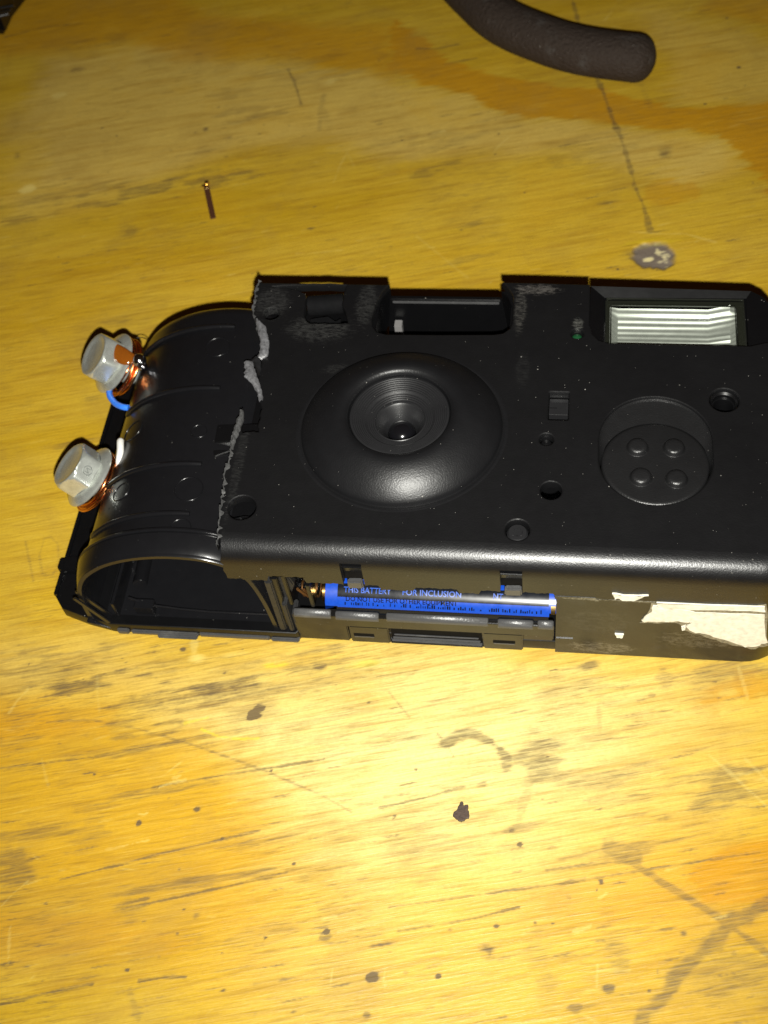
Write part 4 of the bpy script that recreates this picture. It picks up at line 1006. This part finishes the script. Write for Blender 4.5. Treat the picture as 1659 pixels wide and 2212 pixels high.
for (dx, dy, dz, r_) in ((0, 0, 0, 1.55), (-1.0, .3, -.5, 1.0), (.7, -.9, -.8, 1.1)):
    prf = [(r_ * math.sin(q), -r_ * math.cos(q)) for q in np.linspace(.02, math.pi - .02, 12)]
    m_.lathe(prf, sol + np.array([dx, dy, dz]), (0, 0, 1), 20)
m_.build('solder_blob', SOLDER, B1, ang=80)
fx = MB(); c0 = np.array(at(258, 768, 24.6)); rows = []
for i, f_ in enumerate(np.linspace(0, 1, 9)):
    p = np.array(at(233 + 62 * f_, 745 + 30 * f_ + 8 * math.sin(3 * f_), 25.2 - 1.6 * f_)); wd = 2.3 * math.sin(math.pi * (.15 + .75 * f_))
    rows.append([p + wd * (math.cos(t_) * np.array(v1) * .9 + math.sin(t_) * np.cross(a1, v1) * .35) for t_ in np.linspace(0, 2 * math.pi, 16, endpoint=False)])
fx.grid(rows, closed_u=True); fx.build('flux_smear', AMBER, B1, ang=80)

# loose wire ends
def cr(pts, k=8):
    P = [np.array(p, float) for p in pts]; out_ = []
    for i in range(len(P) - 1):
        p0 = P[max(0, i - 1)]; p1 = P[i]; p2_ = P[i + 1]; p3 = P[min(len(P) - 1, i + 2)]
        for j in range(k):
            u = j / k; out_.append(.5 * ((2 * p1) + (-p0 + p2_) * u + (2 * p0 - 5 * p1 + 4 * p2_ - p3) * u ** 2 + (-p0 + 3 * p1 - 3 * p2_ + p3) * u ** 3))
    out_.append(P[-1]); return out_
pw = [at(236, 832, 17.), at(236, 846, 18.), at(238.5, 858, 18.6), at(250, 872, 19.2), at(265, 879, 19.8), at(278, 881, 19.8)]
m_ = MB(); m_.tube(cr(pw), .68, 12)
tag(m_.build('insulated_wire', BLUEW, None, ang=70, origin=tuple(pw[0])), 'short blue insulated wire curving from the upper bolt into the chamber', 'wire', 'insulated wire ends by the bolts')
pw = [at(261, 951, 21.8), at(260, 956, 22.4), at(260, 975, 22.4), at(258, 992, 21.8), at(257, 1004, 21.), at(253, 1012, 20.4), at(250, 1020, 19.6)]
m_ = MB(); m_.tube(cr(pw), [.55] * 5 + [.74] * 26 + [.62] * 6 + [.4] * 6 + [.3] * 6, 12) if len(cr(pw)) == 49 else m_.tube(cr(pw), .72, 12)
tag(m_.build('insulated_wire', WHITEW, None, ang=70, origin=tuple(pw[-1])), 'short white insulated wire end behind the lower bolt', 'wire', 'insulated wire ends by the bolts')

# ------------------------------------------------------------------ other things on the bench
hp = [(760, -420), (840, -250), (920, -120), (985, -45), (1029, 0), (1069, 36), (1110, 60), (1154, 78), (1204, 96), (1254, 109), (1300, 117), (1340, 122), (1375, 126)]
P = [at(px, py, 6.2) for px, py in hp]; P = cr(P, 5); n_ = len(P)
rad = [6.6] * n_; m_ = MB()
dirn = P[-1] - P[-2]; dirn /= np.linalg.norm(dirn)
for k, s_ in enumerate((.995, .96, .9, .8, .66, .48, .25, .02)): 
    P.append(P[n_ - 1] + dirn * 5.2 * math.sqrt(max(0, 1 - s_ * s_))); rad.append(6.6 * s_)
m_.tube(P, rad, 24, caps=True, flat=.93)
HND = thing('pliers', 'curved dark brown rubber tool handle reaching in from the top edge', 'hand tool', tuple(at(1254, 109, 0)))
m_.build('handle_grip', RUBBER, HND, ang=70)

m_ = MB(); q_ = [at(px, py, 0)[:2] for px, py in ((14, 80), (30, 42), (66, -4), (110, -70), (-120, -120), (-140, 70))]
m_.prism([tuple(p) for p in q_], .05, 13)
BB = thing('black_case', 'black glossy object cut off by the top left corner', 'case', tuple(at(0, 20, 0)))
m_.build('shell', INB, BB, bevel=1.2)
m_ = MB()
for k in range(3): m_.tube([at(-30, 22 + 10 * k, 13.), at(30 - 6 * k, 12 + 9 * k, 13.)], .5, 6)
m_.build('ridge', INB, BB, ang=60)

ST = thing('strip_offcut', 'tiny dark brown strip with a shiny gold tip lying above the camera', 'offcut', tuple(at(452, 440, 0)))
q_ = [at(px, py, 0)[:2] for px, py in ((440.5, 407), (452.5, 404.5), (467, 472), (455, 475))]
m_ = MB(); m_.prism([tuple(p) for p in q_], .05, .5); m_.build('strip', BROWN, ST, bevel=.08)
c = at(447, 396, 0.6); m_ = MB(); m_.lathe([(.02, -.6), (.6, -.45), (.75, 0), (.55, .5), (.02, .65)], c, (0, 0, 1), 14); c2 = at(439, 401, .4); m_.lathe([(.02, -.35), (.4, -.2), (.45, .1), (.02, .4)], c2, (0, 0, 1), 10); m_.tube([at(445, 399, .4), at(447, 408, .4)], .35, 8)
m_.build('metal_tip', GOLD, ST, ang=40)

fp = [(332, 735), (340, 735), (345, 752), (362, 748), (362, 770), (368, 780), (366, 808), (350, 815), (335, 822), (318, 812), (300, 800), (302, 780), (318, 765)]
pts = [tuple(at(829.5 + x * .5, 1365.4 + y * .5)[:2]) for x, y in fp]; pts = fractal(pts + [pts[0]], .14, 5, 2)[:-1]
m_ = MB(); plate(m_, pts, [], .42, .40, .1)
tag(m_.build('bark_flake', FLAKE, None, ang=40, origin=tuple(at(996, 1755))), 'jagged dark brown flake lying on the bright wood below the camera', 'flake')
